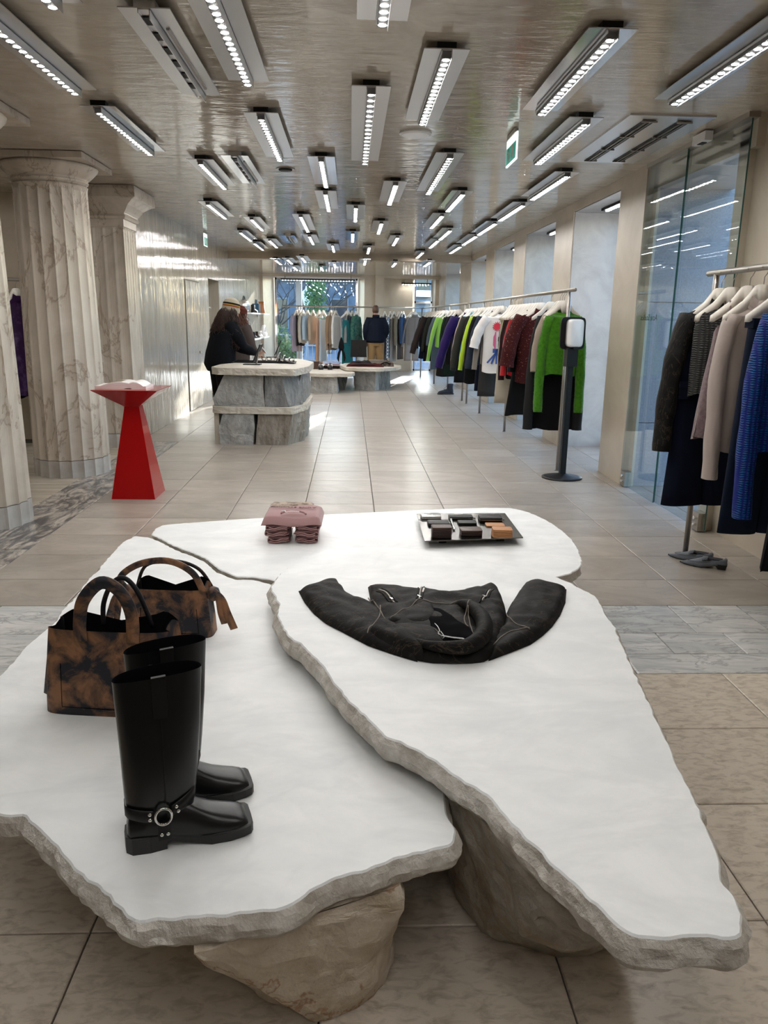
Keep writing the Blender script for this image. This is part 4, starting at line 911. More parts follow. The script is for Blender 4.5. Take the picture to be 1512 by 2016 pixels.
for k in range(3):
    b = MB(); cx = -.16+.12*k
    for s in (-1, 1): b.tube([(cx+s*.035+.03*math.cos(a), .012*s, .03+.022*math.sin(a)) for a in [i*math.pi/6 for i in range(13)]], .004, 6)
    b.tube([(cx-.06, 0, .035), (cx-.06, .12, .012)], .003, 6); b.tube([(cx+.06, 0, .035), (cx+.06, .12, .012)], .003, 6)
    b.build('spectacles', M['chrome'] if k % 2 else M['black_box'], t)
t = empty('strappy_sandal', (-.87, 10.72, TOPZ), 'silver strappy shoe standing beside the tablet on the counter', 'shoe', rz=-.3)
b = MB(); b.loft([[(x, -w, z_), (x, w, z_), (x, w, z_+.014), (x, -w, z_+.014)] for x, w, z_ in ((-.12, .03, .06), (-.04, .03, .05), (.04, .04, .012), (.13, .035, .004))], 0); b.build('sole', M['rubber'], t)
b = MB()
for x, h in ((-.11, .14), (-.04, .11), (.03, .08), (.09, .06)): b.tube([(x, -.035, .03), (x+.02, -.02, h), (x+.02, .02, h), (x, .035, .03)], .007, 6)
b.build('strap', M['silver_lea'], t, True)
MB().bb(-.13, -.09, -.02, .02, 0, .06).build('heel', M['rubber'], t)

# ------------------------------------------------------------------ two stone tables further back
t1 = empty('stone_table', (-.5, 17.8, 0), 'low grey stone table at the back with black shoes on it', 'stone table')
slab('slab', None, .42, .07, '', 51, t1, [M['counter'], M['counter']], out=0, worldpts=[(-.95, 16.75), (-.55, 16.6), (.02, 16.75), (.10, 17.2), (-.05, 18.3), (-.6, 18.8), (-1.2, 18.5), (-1.1, 17.3)], step=.05)
boulder('leg', [(-.86, 16.8, 0), (-.28, 16.7, 0), (-.25, 17.3, 0), (-.8, 17.5, 0), (-.84, 16.8, .35), (-.3, 16.75, .35), (-.3, 17.4, .35), (-.85, 17.5, .35)], M['grey_stone'], t1, 52, .02, sub=3)
boulder('leg', [(-.35, 17.7, .0), (-.12, 17.6, .0), (-.2, 18.1, 0), (-.4, 18.1, 0), (-.4, 17.6, .35), (-.05, 17.5, .35), (-.15, 18.1, .35), (-.5, 18.1, .35)], M['dark_stone'], t1, 53, .015, sub=3)
t2 = empty('stone_table', (.5, 18.4, 0), 'rounded grey stone table at the back heaped with dark clothes', 'stone table')
slab('slab', None, .505, .07, '', 55, t2, [M['counter'], M['counter']], out=0, worldpts=[(-.25, 18.3), (-.12, 17.5), (.25, 17.2), (.72, 17.3), (1.05, 17.8), (1.2, 18.5), (1.0, 19.1), (.4, 19.5), (-.15, 19.2)], step=.05)
boulder('leg', [(.12, 17.7, 0), (.55, 17.5, 0), (.68, 17.9, 0), (.5, 18.5, 0), (.1, 18.4, 0), (.1, 17.6, .435), (.55, 17.45, .435), (.7, 17.9, .435), (.5, 18.6, .435), (.05, 18.4, .435)], M['grey_stone'], t2, 56, .02, sub=3)
boulder('leg', [(.66, 17.8, 0), (.92, 18.1, 0), (.9, 18.6, 0), (.6, 18.6, 0), (.65, 17.8, .435), (.9, 18.0, .435), (.92, 18.6, .435), (.6, 18.7, .435)], M['dark_stone'], t2, 57, .015, sub=3)

# ------------------------------------------------------------------ fabrics, hangers, garments
FAB = {}
def fab(name, col=(.1, .1, .1), **k):
    if name not in FAB:
        a = dict(rough=.85, spec=(.22 if sum(col) > .25 else .10), sheen=(.15 if sum(col) > .3 else 0), bump=(70, .2, .004)); a.update(k); col = tuple(c*.78 for c in col); a.update({'col2': tuple(c*.78 for c in a['col2'])} if 'col2' in a else {}); FAB[name] = mat('fabric_'+name, col, **a)
    return FAB[name]
def proj(p):
    d = Vector(p)-Vector((0, 0, CAM_H)); z = d.dot(FW); return 756+F_PX*d.dot(RT)/z, 1008+F_PX*d.dot(DN)/z
def rail_y(px, x, z):
    lo, hi = 2.0, 26.0
    for _ in range(50):
        md = (lo+hi)/2
        if proj((x, md, z))[0] > px: lo = md
        else: hi = md
    return lo
HANG = {}
def hanger(loc, rz, lab, clip=False):
    t = empty('clothes_hanger', loc, lab, 'hanger', 'white hangers', rz); t.location.z = loc[2]-.30
    key = clip
    if key not in HANG:
        h = MB(); P = [(0, 0, .185)]+[(0, 0, .235), (0, 0, .25)]+[(.020-.022*math.cos(a), 0, .290+.022*math.sin(a)) for a in [-.5*math.pi+.45*k for k in range(2, 2)]]
        P = [(0, 0, .20), (0, 0, .245), (.012, 0, .262), (.022, 0, .282), (.018, 0, .304), (.002, 0, .316), (-.014, 0, .308), (-.02, 0, .292)]
        h.tube(P, .0030, 6); h1 = h.build('hook', M['steel'], t, True)
        b = MB(); rings = []
        for k in range(21):
            u = -1+2*k/20; x = u*.205; a = abs(u)
            zt = .205 if a < .17 else .205-.085*((a-.17)/.3) if a < .47 else .12-.085*((a-.47)/.53)
            th = .13 if a < .17 else .075-.040*a; wd = .016+.010*a
            rings.append([(x, -wd, zt-th), (x, wd, zt-th), (x, wd*.8, zt), (x, -wd*.8, zt)])
        b.loft(rings, 0); h2 = b.build('hanger_arm', M['hanger_white'], t, True); HANG[key] = (h1, h2)
    else:
        for s_ in HANG[key]:
            c = s_.copy(); COL.objects.link(c); c.parent = t
    return t
def garment(name, lab, cat, loc, rz, m, L=.95, hw=.23, hem=None, Ls=None, sr=(.075, .05), spread=.05, dp=.06, fold=.012, seed=0, collar=False, straps=False, group=None, hang=True, m2=None,
            sleeve_m=None, cuff=None, zsh=-.285, fwd=-.02, open_front=False, hem_band=None, hl=None, pants=False, flat=.72):
    """hangs from the rail point loc; x is across the shoulders"""
    t = empty(name, (loc[0], loc[1], loc[2]-.30), lab, cat, group, rz); O = Vector((0, 0, .30))
    hem = hem or hw*1.04; n = 30
    b = MB(); rings = []
    if pants:
        for s in (-1, 1):
            rings = []
            for k in range(12):
                u = k/11; z = -.30-(L-.30)*u; r = []
                cx = s*(hw*.42+.0*u + (hem*.15)*u); rx = hw*.56*(1-u)+hem*u*.5
                for j in range(20):
                    a = 2*math.pi*j/20; r.append((cx+rx*math.copysign(abs(math.cos(a))**.7, math.cos(a)), dp*.75*math.sin(a)+fold*.6*math.sin(a*3+seed+u*3), z+.30))
                rings.append(r)
            lg = MB(); lg.loft(rings, 0, True, True); lg.build('trouser_leg', m, t, True)
        wb = MB(); wb.bb(-hw, hw, -dp*.7, dp*.7, -.03, .02); wb.build('waistband', m2 or m, t)
    else:
        if straps: prof = [(-.32, hw*.78, .045), (-.36, hw*.86, .05), (-.45, hw*.88, dp)]
        else: prof = [(-.190, .070, .040), (-.203, .095, .045), (-.230, .16, .048), (-.255, hw*.93, .05), (-.275, hw, .052), (-.35, hw*1.0, dp)]
        z0 = prof[-1][0]
        for k in range(1, 10):
            u = k/9; prof.append((z0+(-L-z0)*u, prof[-1][1]*0+hw*(1-u)+hem*u if not straps else hw*.88*(1-u)+hem*u, dp*(1+.15*math.sin(u*3))))
        for i, (z, w_, d_) in enumerate(prof):
            u = max(0, (-z-.2)/max(L-.2, .01)); r = []
            for j in range(n):
                a = 2*math.pi*j/n; cx, sy = math.cos(a), math.sin(a)
                x = w_*math.copysign(abs(cx)**.75, cx); y_ = d_*math.copysign(abs(sy)**.8, sy)
                fo = fold*u*(math.sin(a*5+seed*1.7+u*1.3)+.6*math.sin(a*9+seed*3.1)) + .006*noise.noise(Vector((x*9, a*2+seed, z*7)))
                zz = z + (0 if i > 2 else (-.03 if sy < -.3 else 0)) + (.012*math.sin(a*3+seed) if i == len(prof)-1 else 0)
                r.append((x+fo*.3*cx, y_+fo, zz+.30))
            rings.append(r)
        b.loft(rings, 0, False, False)
        if hem_band: pass
        b.build('garment_body', m, t, True)
        if open_front:
            e = MB(); e.loft([[(-.004+.01*math.sin(k), -prof[min(i_+3, len(prof)-1)][2]-.016, prof[min(i_+3, len(prof)-1)][0]+.30), (.012, -prof[min(i_+3, len(prof)-1)][2]-.018, prof[min(i_+3, len(prof)-1)][0]+.30)] for k, i_ in enumerate(range(len(prof)-3))], 0, False, False, False)
            e.build('front_placket', m2 or m, t)
        if straps:
            for s in (-1, 1):
                e = MB(); e.tube([(s*hw*.5, -.02, -.01), (s*hw*.55, -.04, .05-.01), (s*hw*.5, 0, .13-.01)][::-1], .005, 6); e.build('shoulder_strap', m, t)
        if Ls:
            for s in (-1, 1):
                sp_ = spread if s < 0 else min(spread, .03)
                P = smooth_path([(s*(hw-.035), 0, zsh+.30), (s*(hw+.012+sp_*.3), fwd*.5, zsh+.30-Ls*.3), (s*(hw+.02+sp_*.7), fwd*1.2+.01*math.sin(seed), zsh+.30-Ls*.68), (s*(hw+.015+sp_), fwd*2, zsh+.30-Ls)], 5)
                e = MB(); rr = []
                for i, q in enumerate(P):
                    u = i/(len(P)-1); rad = sr[0]*(1-u)+sr[1]*u; rad *= 1+.05*math.sin(u*22+seed)*(u > .15)
                    if cuff and u > .9: rad *= .8
                    tg = (P[min(i+1, len(P)-1)]-P[max(i-1, 0)]).normalized(); ax = Vector((1, 0, 0)); ax = (ax-tg*ax.dot(tg)).normalized(); ay = tg.cross(ax)
                    rr.append([q+ax*(rad*flat*math.cos(2*math.pi*j/16))+ay*(rad*math.sin(2*math.pi*j/16)+.004*math.sin(j*2+i+seed)) for j in range(16)])
                rr[0] = [q+Vector((-s*.012, 0, .022)) for q in rr[0]]
                e.loft(rr, 0, True, False); e.build('sleeve', sleeve_m or m, t, True)
                if cuff: 
                    e = MB(); e.loft([rr[-1], [q-Vector((0, 0, .045)) for q in rr[-1]]], 0, False, False); e.build('cuff', cuff, t, True)
        if collar:
            e = MB(); rr = []
            for i in range(17):
                a = math.pi*(-1.35+2.7*i/16)+math.pi/2; cx, cy = .072*math.cos(a), .042*math.sin(a); rr.append([(cx, cy, .115-(.02 if cy < -.02 else 0)), (cx*1.08, cy*1.1, .142-(.022 if cy < -.02 else 0)), (cx*1.35, cy*1.45, .097-(.03 if cy < -.02 else 0))])
            e.loft(rr, 0, False, False, False); e.build('collar', m2 or m, t, True)
    if hang: hanger(loc, rz, hl or ('white hanger of the '+lab.split(',')[0].split(' on the ')[0].split(' hanging ')[0]))
    return t
def rack(name, lab, p0, p1, z, posts, r=.019):
    mid = (Vector((p0[0], p0[1], 0))+Vector((p1[0], p1[1], 0)))/2
    t = empty('clothes_rail', mid, lab, 'clothes rail', 'steel clothes rails')
    b = MB(); b.tube([(p0[0], p0[1], z), (p1[0], p1[1], z)], r, 14); b.build('rail', M['steel'], t, True, world=mid)
    for q in posts:
        b = MB(); b.tube([(q[0], q[1], 0), (q[0], q[1], z-.01)], r*.95, 12); b.build('post', M['steel'], t, True, world=mid)
        b = MB(); b.lathe([(.001, .0), (.028, .0), (.028, .006), (.001, .007)], (q[0], q[1], 0), 16); b.build('foot_plate', M['steel'], t, world=mid)
    return t
RX, RZ_ = 2.225, 1.865
rack('a', 'steel clothes rail running along the window recesses on the right', (RX, 7.93), (RX, 15.0), RZ_, [(RX, 8.13), (RX, 11.1), (RX, 13.35), (RX, 14.9)])
rack('b', 'steel clothes rail continuing behind the right rail to the back corner', (RX, 15.3), (2.0, 22.0), RZ_, [(RX-.01, 15.45), (2.16, 17.4), (2.09, 19.6)])
rack('c', 'steel clothes rail crossing in front of the back window', (-1.86, 21.9), (2.0, 21.9), RZ_, [(-1.42, 21.9), (.7, 21.9), (1.95, 21.9)])
rack('d', 'steel clothes rail at the right edge beside the glass door', (2.29, 3.1), (2.29, 5.10), RZ_, [(2.29, 4.99), (2.29, 3.2)])
rack('e', 'steel clothes rail in the side room behind the columns', (-5.6, 9.45), (-3.35, 9.45), 1.93, [(-5.5, 9.45), (-3.4, 9.45)])
rack('f', 'short steel clothes rail inside the left wall alcove', (-3.7, 15.9), (-2.75, 15.9), 1.72, [(-3.6, 15.9)])
BLACK = fab('black', (.008, .008, .009)); CHAR = fab('charcoal', (.022, .022, .023)); NAVY = fab('navy', (.008, .011, .026))
GREENF = fab('fluffy_green', (.045, .19, .006), sheen=.2, bump=(120, .6, .01), col2=(.08, .28, .012), nscale=30)
random.seed(11)
def on_rail1(px): return (RX, rail_y(px, RX, RZ_), RZ_)
def jit(): return random.uniform(-.13, .13)
# --- right rail, from the near end backwards
t = garment('knit_sweater', 'fluffy bright green sweater at the near end of the right rail', 'sweater', on_rail1(1113), -.10, GREENF, L=.86, hw=.185, hem=.17, Ls=.97, sr=(.060, .052), spread=.015, dp=.06, fold=.008, seed=1, flat=.9)
fz = MB(); random.seed(3)
for ch in list(t.children):
    if ch.type != 'MESH': continue
    ch.data.update(); vs = ch.data.vertices
    for pl in ch.data.polygons:
        for _ in range(9 if ch.name.startswith('garment') else 7):
            a, b_, c_ = random.choice([(0, 1, 2), (0, 2, 3)]) if len(pl.vertices) == 4 else (0, 1, 2)
            u, v = random.random(), random.random()
            if u+v > 1: u, v = 1-u, 1-v
            q = vs[pl.vertices[a]].co*(1-u-v)+vs[pl.vertices[b_]].co*u+vs[pl.vertices[c_]].co*v
            d_ = (pl.normal*.55+Vector((random.uniform(-.6, .6), random.uniform(-.6, .6), random.uniform(-.9, .2)))).normalized()*random.uniform(.008, .02)
            s_ = Vector((random.uniform(-1, 1), random.uniform(-1, 1), random.uniform(-1, 1))).normalized()*.0010
            fz.add([q-s_, q+s_, q+d_], [(0, 1, 2)])
o = fz.build('fuzz', GREENF, t); o['kind'] = 'stuff'
FLOR = fab('floral', (.055, .011, .011), col2=(.30, .13, .10), nscale=55, nmin=.60, nmax=.66)
garment('blouse', 'pink floral blouse with beige sleeves behind the green sweater', 'blouse', on_rail1(1109), jit(), fab('pink_floral', (.30, .03, .06), col2=(.5, .4, .35), nscale=20, nmin=.5, nmax=.56), L=.80, hw=.20, Ls=.55, spread=.06, seed=2, sleeve_m=fab('beige', (.36, .29, .22)))
garment('long_coat', 'long black coat with charcoal sleeves behind the green sweater', 'coat', on_rail1(1104), -.06, BLACK, L=1.46, hw=.22, hem=.24, Ls=1.18, sr=(.08, .075), spread=.04, seed=3, sleeve_m=CHAR)
garment('trousers', 'navy trousers hanging low just behind the long black coat', 'trousers', on_rail1(1100), jit(), NAVY, L=1.28, hw=.19, hem=.22, seed=4, pants=True, hang=False)
hanger(on_rail1(1086), .1, 'bare white hanger between the green sweater and the floral shirt')
garment('shirt', 'oversized dark red floral shirt with wide sleeves on the right rail', 'shirt', on_rail1(1068), -.04, FLOR, L=1.02, hw=.27, hem=.26, Ls=.55, sr=(.11, .12), spread=.10, seed=5, collar=True, fold=.02)
garment('blouse', 'black blouse pressed behind the dark red floral shirt', 'blouse', on_rail1(1063), jit(), BLACK, L=.90, hw=.22, Ls=.62, seed=6)
garment('dress', 'long loose black dress hanging below the floral shirt', 'dress', on_rail1(1058), jit(), BLACK, L=1.44, hw=.22, hem=.32, straps=True, seed=7)
garment('trousers', 'wide beige trousers behind the long black dress', 'trousers', on_rail1(1052), jit(), fab('beige', (.36, .29, .22)), L=1.33, hw=.18, hem=.22, seed=8, pants=True)
garment('camisole', 'pale pink camisole on a white hanger beside the red sweater', 'top', on_rail1(1046), jit(), fab('pale_pink', (.52, .34, .32)), L=.75, hw=.15, seed=9, straps=True)
garment('cardigan', 'navy cardigan squeezed behind the pink camisole', 'cardigan', on_rail1(1040), jit(), NAVY, L=.95, hw=.13, Ls=.66, sr=(.05, .04), seed=10, open_front=True)
garment('sweater', 'plain bright red sweater on the right rail', 'sweater', on_rail1(1033), .05, fab('red', (.45, .008, .014)), L=1.0, hw=.17, Ls=.72, sr=(.06, .05), spread=.06, seed=11)
garment('jacket', 'black padded jacket just behind the red sweater', 'jacket', on_rail1(1027), .2, BLACK, L=1.05, hw=.16, Ls=.72, sr=(.06, .05), spread=.05, seed=12)
garment('cardigan', 'dark maroon cardigan with long sleeves on the right rail', 'cardigan', on_rail1(1021), .35, fab('maroon', (.025, .008, .009)), L=1.02, hw=.185, Ls=.80, sr=(.06, .05), spread=.03, seed=13, open_front=True)
garment('trousers', 'long cream trousers under the dark maroon cardigan', 'trousers', on_rail1(1015), jit(), fab('cream', (.46, .41, .33)), L=1.42, hw=.19, hem=.22, seed=14, pants=True)
garment('sweater', 'pale lime ribbed sweater between maroon and navy cardigans', 'sweater', on_rail1(1015), .5, fab('pale_lime', (.42, .52, .16)), L=.92, hw=.17, Ls=.70, sr=(.05, .04), spread=.02, seed=15)
garment('cardigan', 'long navy cardigan in front of the printed white shirt', 'cardigan', on_rail1(1009), .5, NAVY, L=1.0, hw=.155, Ls=.80, sr=(.05, .04), spread=.0, seed=16)
tee = garment('t_shirt', 'white T-shirt with red flower and black lettering on the right rail', 'T-shirt', on_rail1(992), -.25, fab('white', (.90, .88, .86)), L=1.06, hw=.27, hem=.275, Ls=.42, sr=(.10, .095), spread=.12, seed=17, fold=.004, dp=.055)
M['print_red'] = mat('print_red', (.55, .02, .05), .7); M['print_blue'] = mat('print_blue', (.03, .08, .30), .7); M['print_pink'] = mat('print_pink', (.50, .10, .22), .7); M['print_black'] = mat('print_black', (.01, .01, .01), .7)
mb = MB(); fc = Vector((-.07, -.075, -.09)); P = []
for k in range(28): a = 2*math.pi*k/28; r_ = .075 if k % 2 else .045; P.append((fc.x+r_*math.cos(a), fc.z+r_*math.sin(a)))
mb.loft([[(x, -.078, z_) for x, z_ in P], [(x, -.074, z_) for x, z_ in P]], 0); mb.build('printed_flower', M['print_red'], tee)
mb = MB(); mb.loft([[(fc.x-.012, -.076, -.15), (fc.x-.012, -.076, -.42)], [(fc.x-.05, -.0765, -.24), (fc.x-.05, -.0765, -.36)]], 0, True, True, False); mb.box((fc.x-.02, -.077, -.30), (.02, .002, .26)); mb.build('printed_stem', M['print_pink'], tee)
mb = MB()
for a in (-.7, -.35, 0, .35, .7): mb.box((fc.x+math.sin(a)*.10+.01, -.079, -.52-.02*abs(a)), (.026, .002, .22), 0, ry=-a)
mb.box((fc.x+.01, -.079, -.44), (.12, .002, .06)); mb.build('printed_base', M['print_blue'], tee)
text_mesh('lettering', 'ACNE', .085, M['print_black'], tee, (.045, -.078, -.24), (math.pi/2, -.35, 0)); text_mesh('lettering', 'RIO', .09, M['print_black'], tee, (.04, -.078, -.35), (math.pi/2, -.2, 0))
text_mesh('lettering', 'B', .10, M['print_red'], tee, (.06, -.078, -.09), (math.pi/2, 0, 0))
garment('knit_sweater', 'grey beige knit sweater directly behind the white printed shirt', 'sweater', on_rail1(988), jit(), fab('greige', (.24, .215, .185)), L=.95, hw=.27, Ls=.74, spread=.09, seed=18)
garment('trousers', 'dark grey straight trousers below the white printed shirt', 'trousers', on_rail1(984), -.1, fab('dark_grey', (.045, .043, .042)), L=1.44, hw=.24, hem=.27, seed=19, pants=True)
garment('denim_jacket', 'dark blue denim jacket with stiff sleeves on the right rail', 'jacket', on_rail1(978), jit(), fab('dark_denim', (.018, .024, .040), col2=(.035, .045, .07), nscale=6), L=.98, hw=.27, Ls=.76, sr=(.09, .08), spread=.12, seed=20, collar=True)
garment('trousers', 'navy trousers below the dark blue denim jacket', 'trousers', on_rail1(972), jit(), NAVY, L=1.40, hw=.22, hem=.25, seed=21, pants=True)
garment('sweater', 'black sweater between denim jacket and neon lime top', 'sweater', on_rail1(965), jit(), BLACK, L=1.02, hw=.26, Ls=.76, spread=.09, seed=22)
garment('long_sleeved_top', 'neon lime long sleeved top on the right rail', 'top', on_rail1(956), jit(), fab('neon_lime', (.44, .66, .03)), L=.95, hw=.24, Ls=.84, spread=.13, seed=23)
garment('skirt_dress', 'long black dress behind the neon lime top', 'dress', on_rail1(951), jit(), BLACK, L=1.36, hw=.24, hem=.28, Ls=.5, seed=24)
garment('sweatshirt', 'oversized charcoal sweatshirt with balloon sleeves on the right rail', 'sweatshirt', on_rail1(945), jit(), fab('olive_charcoal', (.034, .034, .030)), L=1.06, hw=.28, Ls=.84, sr=(.10, .09), spread=.13, seed=25, cuff=CHAR)
garment('shirt', 'turquoise and beige shirt showing a sliver behind the charcoal sweatshirt', 'shirt', on_rail1(936), jit(), fab('turquoise', (.08, .34, .42)), L=.98, hw=.25, Ls=.8, spread=.12, seed=26, sleeve_m=fab('beige', (.36, .29, .22)), collar=True)
garment('trousers', 'black trousers at the far part of the right rail', 'trousers', on_rail1(930), jit(), BLACK, L=1.44, hw=.25, hem=.30, seed=27, pants=True)
garment('puffer_jacket', 'puffy indigo jacket with a wide sleeve near the rail end', 'jacket', on_rail1(922), jit(), fab('indigo', (.020, .009, .080), rough=.55), L=1.0, hw=.28, Ls=.92, sr=(.13, .11), spread=.24, seed=28, collar=True, fold=.02, dp=.09)
# --- second stretch of rail towards the corner
def on_rail2(px):
    lo, hi = 15.0, 22.0
    for _ in range(40):
        md = (lo+hi)/2; x = RX+(2.0-RX)*(md-15.3)/6.7
        if proj((x, md, RZ_))[0] > px: lo = md
        else: hi = md
    return (RX+(2.0-RX)*(lo-15.3)/6.7, lo, RZ_)
R2 = [(904, 'cardigan', 'black cardigan first behind the gap between the rails', 'cardigan', BLACK, dict(L=1.2, Ls=.8)),
      (897, 'coat', 'dark green coat second behind the gap between the rails', 'coat', fab('dark_green', (.010, .020, .016)), dict(L=1.45, Ls=.8)),
      (890, 'dress', 'black dress in front of the lime green sweater', 'dress', fab('soft_black', (.014, .013, .012)), dict(L=1.5, hem=.30, straps=True)),
      (880, 'sweater', 'lime green sweater with a long thin sleeve', 'sweater', fab('lime_green', (.21, .42, .06)), dict(L=.9, Ls=.92, spread=.16)),
      (874, 'dress', 'long blue grey dress beside the lime green sweater', 'dress', fab('blue_grey', (.06, .085, .105)), dict(L=1.42, Ls=.6, hem=.28, spread=.12)),
      (868, 'jacket', 'black jacket behind the blue grey dress', 'jacket', BLACK, dict(L=1.1, Ls=.76)),
      (863, 'sweater', 'dark olive sweater in the middle of the far rail', 'sweater', fab('dark_olive', (.022, .024, .018)), dict(L=1.0, Ls=.76, spread=.1)),
      (858, 'coat', 'long black coat in the middle of the far rail', 'coat', BLACK, dict(L=1.3, Ls=.8, hem=.28)),
      (853, 'puffer_jacket', 'dark brown bomber jacket with a puffy sleeve', 'jacket', fab('dark_brown', (.034, .024, .022), rough=.6), dict(L=.92, Ls=.86, sr=(.14, .10), spread=.26, dp=.09)),
      (849, 'skirt', 'dark navy skirt below the brown bomber jacket', 'skirt', NAVY, dict(L=1.28, hem=.30, straps=True)),
      (845, 'jacket', 'black blouson next to the brown bomber jacket', 'jacket', fab('soft_black', (.014, .013, .012)), dict(L=1.0, Ls=.76))]
for k, (px, nm, lab, cat, m_, kw) in enumerate(R2): garment(nm, lab, cat, on_rail2(px), jit(), m_, seed=40+k, **kw)
# --- rail in front of the back window (garments turned edge-on)
GING = fab('gingham', (.62, .66, .70)); 
_n = GING.node_tree; _tc = _n.nodes.new('ShaderNodeTexCoord'); _ck = _n.nodes.new('ShaderNodeTexChecker'); _ck.inputs['Scale'].default_value = 22; _ck.inputs[1].default_value = (.62, .66, .70, 1); _ck.inputs[2].default_value = (.10, .15, .24, 1)
_n.links.new(_tc.outputs['Object'], _ck.inputs[0]); _n.links.new(_ck.outputs[0], _n.nodes['Principled BSDF'].inputs['Base Color'])
R3 = [(584, 'shirt', 'lilac shirt at the left end of the back rail', 'shirt', fab('lilac', (.34, .30, .38)), dict(L=1.20, hw=.26, Ls=.5), .9),
      (591, 'vest', 'dark grey vest beside the lilac shirt', 'vest', CHAR, dict(L=1.05, hw=.22), 1.2),
      (596, 'cardigan', 'cream cardigan in the leftmost group on the back rail', 'cardigan', fab('ivory', (.50, .47, .42)), dict(L=.98, Ls=.66, open_front=True), 1.1),
      (605, 'shirt', 'pale blue shirt in the leftmost group on the back rail', 'shirt', fab('pale_blue', (.42, .55, .68)), dict(L=.90, Ls=.6), 1.0),
      (616, 'blouse', 'beige blouse next to the long peach dress', 'blouse', fab('sand', (.48, .37, .27)), dict(L=1.0, Ls=.6, collar=True), 1.0),
      (628, 'slip_dress', 'long peach slip dress on the back rail', 'dress', fab('peach', (.60, .38, .27), rough=.5), dict(L=1.62, hw=.22, hem=.22, straps=True), .9),
      (636, 'slip_dress', 'long pale blue dress behind the peach dress', 'dress', fab('ice_blue', (.50, .60, .70)), dict(L=1.45, hw=.22, straps=True), 1.1),
      (651, 'jacket', 'camel jacket on the back rail', 'jacket', fab('camel', (.33, .22, .14)), dict(L=1.15, Ls=.7, open_front=True), .9),
      (656, 'shirt', 'tan overshirt between the camel jacket and the white shirt', 'shirt', fab('tan', (.26, .19, .13)), dict(L=1.15, Ls=.72, collar=True), 1.0),
      (661, 'shirt', 'white shirt at the right of the tan clothes', 'shirt', fab('white', (.74, .72, .70)), dict(L=1.1, Ls=.7), 1.2),
      (686, 'coat', 'light grey coat left of the man in navy', 'coat', fab('light_grey', (.32, .31, .30)), dict(L=1.1, Ls=.66), .9),
      (693, 'vest', 'slate navy vest between the grey coat and green blouse', 'vest', fab('slate', (.05, .06, .09)), dict(L=1.05), 1.1),
      (701, 'blouse', 'green patterned blouse left of the man in navy', 'blouse', fab('green_pattern', (.02, .12, .10), col2=(.12, .25, .18), nscale=14), dict(L=1.05, Ls=.62), 1.0),
      (757, 'coat', 'long grey coat right of the man in navy', 'coat', fab('mid_grey', (.20, .195, .19)), dict(L=1.5, hw=.24, Ls=.75), .8),
      (768, 'shirt', 'blue and white gingham shirt on the back rail', 'shirt', GING, dict(L=1.35, hw=.22, Ls=.5), .7),
      (775, 'trousers', 'light grey trousers beside the gingham shirt', 'trousers', fab('light_grey', (.32, .31, .30)), dict(L=1.45, pants=True, hw=.18), 1.0),
      (785, 'jacket', 'khaki jacket beside the blue denim jacket', 'jacket', fab('khaki', (.24, .22, .17)), dict(L=.95, Ls=.72), .8),
      (794, 'denim_jacket', 'mid blue denim jacket on the back rail', 'jacket', fab('mid_denim', (.035, .075, .16)), dict(L=.95, Ls=.6, collar=True, open_front=True), .6),
      (790, 'trousers', 'dark brown trousers under the denim jacket', 'trousers', fab('brown_grey', (.055, .045, .04)), dict(L=1.38, pants=True, hw=.20, hem=.2), .5),
      (817, 'shirt', 'taupe shirt with collar near the back corner', 'shirt', fab('taupe', (.22, .185, .16)), dict(L=.98, hw=.25, Ls=.76, collar=True, spread=.1, open_front=True), .25),
      (812, 'trousers', 'taupe trousers under the taupe shirt', 'trousers', fab('taupe_light', (.25, .21, .18)), dict(L=1.42, pants=True, hw=.20, hem=.2), .3)]
for k, (px, nm, lab, cat, m_, kw, rz) in enumerate(R3):
    x = atY(px, 602, 21.9).x; kw = dict(dict(dp=.035, sr=(.05, .04), fold=.008), **kw); garment(nm, lab, cat, (x, 21.9, RZ_), rz if rz < .5 else 1.12+.04*(k % 3), m_, seed=70+k, **kw)
# --- side room and alcove
PURP = fab('purple_velvet', (.035, .010, .045), col2=(.10, .05, .12), nscale=9, nmin=.5, nmax=.7, rough=.45)
x = atY(24, 550, 9.45).x; garment('velvet_dress', 'purple crushed velvet dress in the side room behind the columns', 'dress', (x+.03, 9.45, 1.93), 1.15, PURP, L=1.32, hw=.22, Ls=1.28, sr=(.07, .06), seed=90, collar=True)
x = atY(12, 550, 9.45).x; garment('coat', 'black coat half hidden behind the near column in the side room', 'coat', (x-.05, 9.45, 1.93), 1.2, BLACK, L=1.35, hw=.23, Ls=.8, seed=91)
for k, (x, m_, lab) in enumerate(((-2.95, BLACK, 'black coat nearest the opening of the left alcove'), (-3.12, fab('brown_grey', (.055, .045, .04)), 'grey brown coat in the middle of the left alcove'), (-3.3, fab('brown', (.07, .035, .022)), 'brown coat deepest in the left alcove'))):
    garment('coat', lab, 'coat', (x, 15.9, 1.72), 1.4, m_, L=1.35, hw=.22, Ls=.8, seed=93+k)
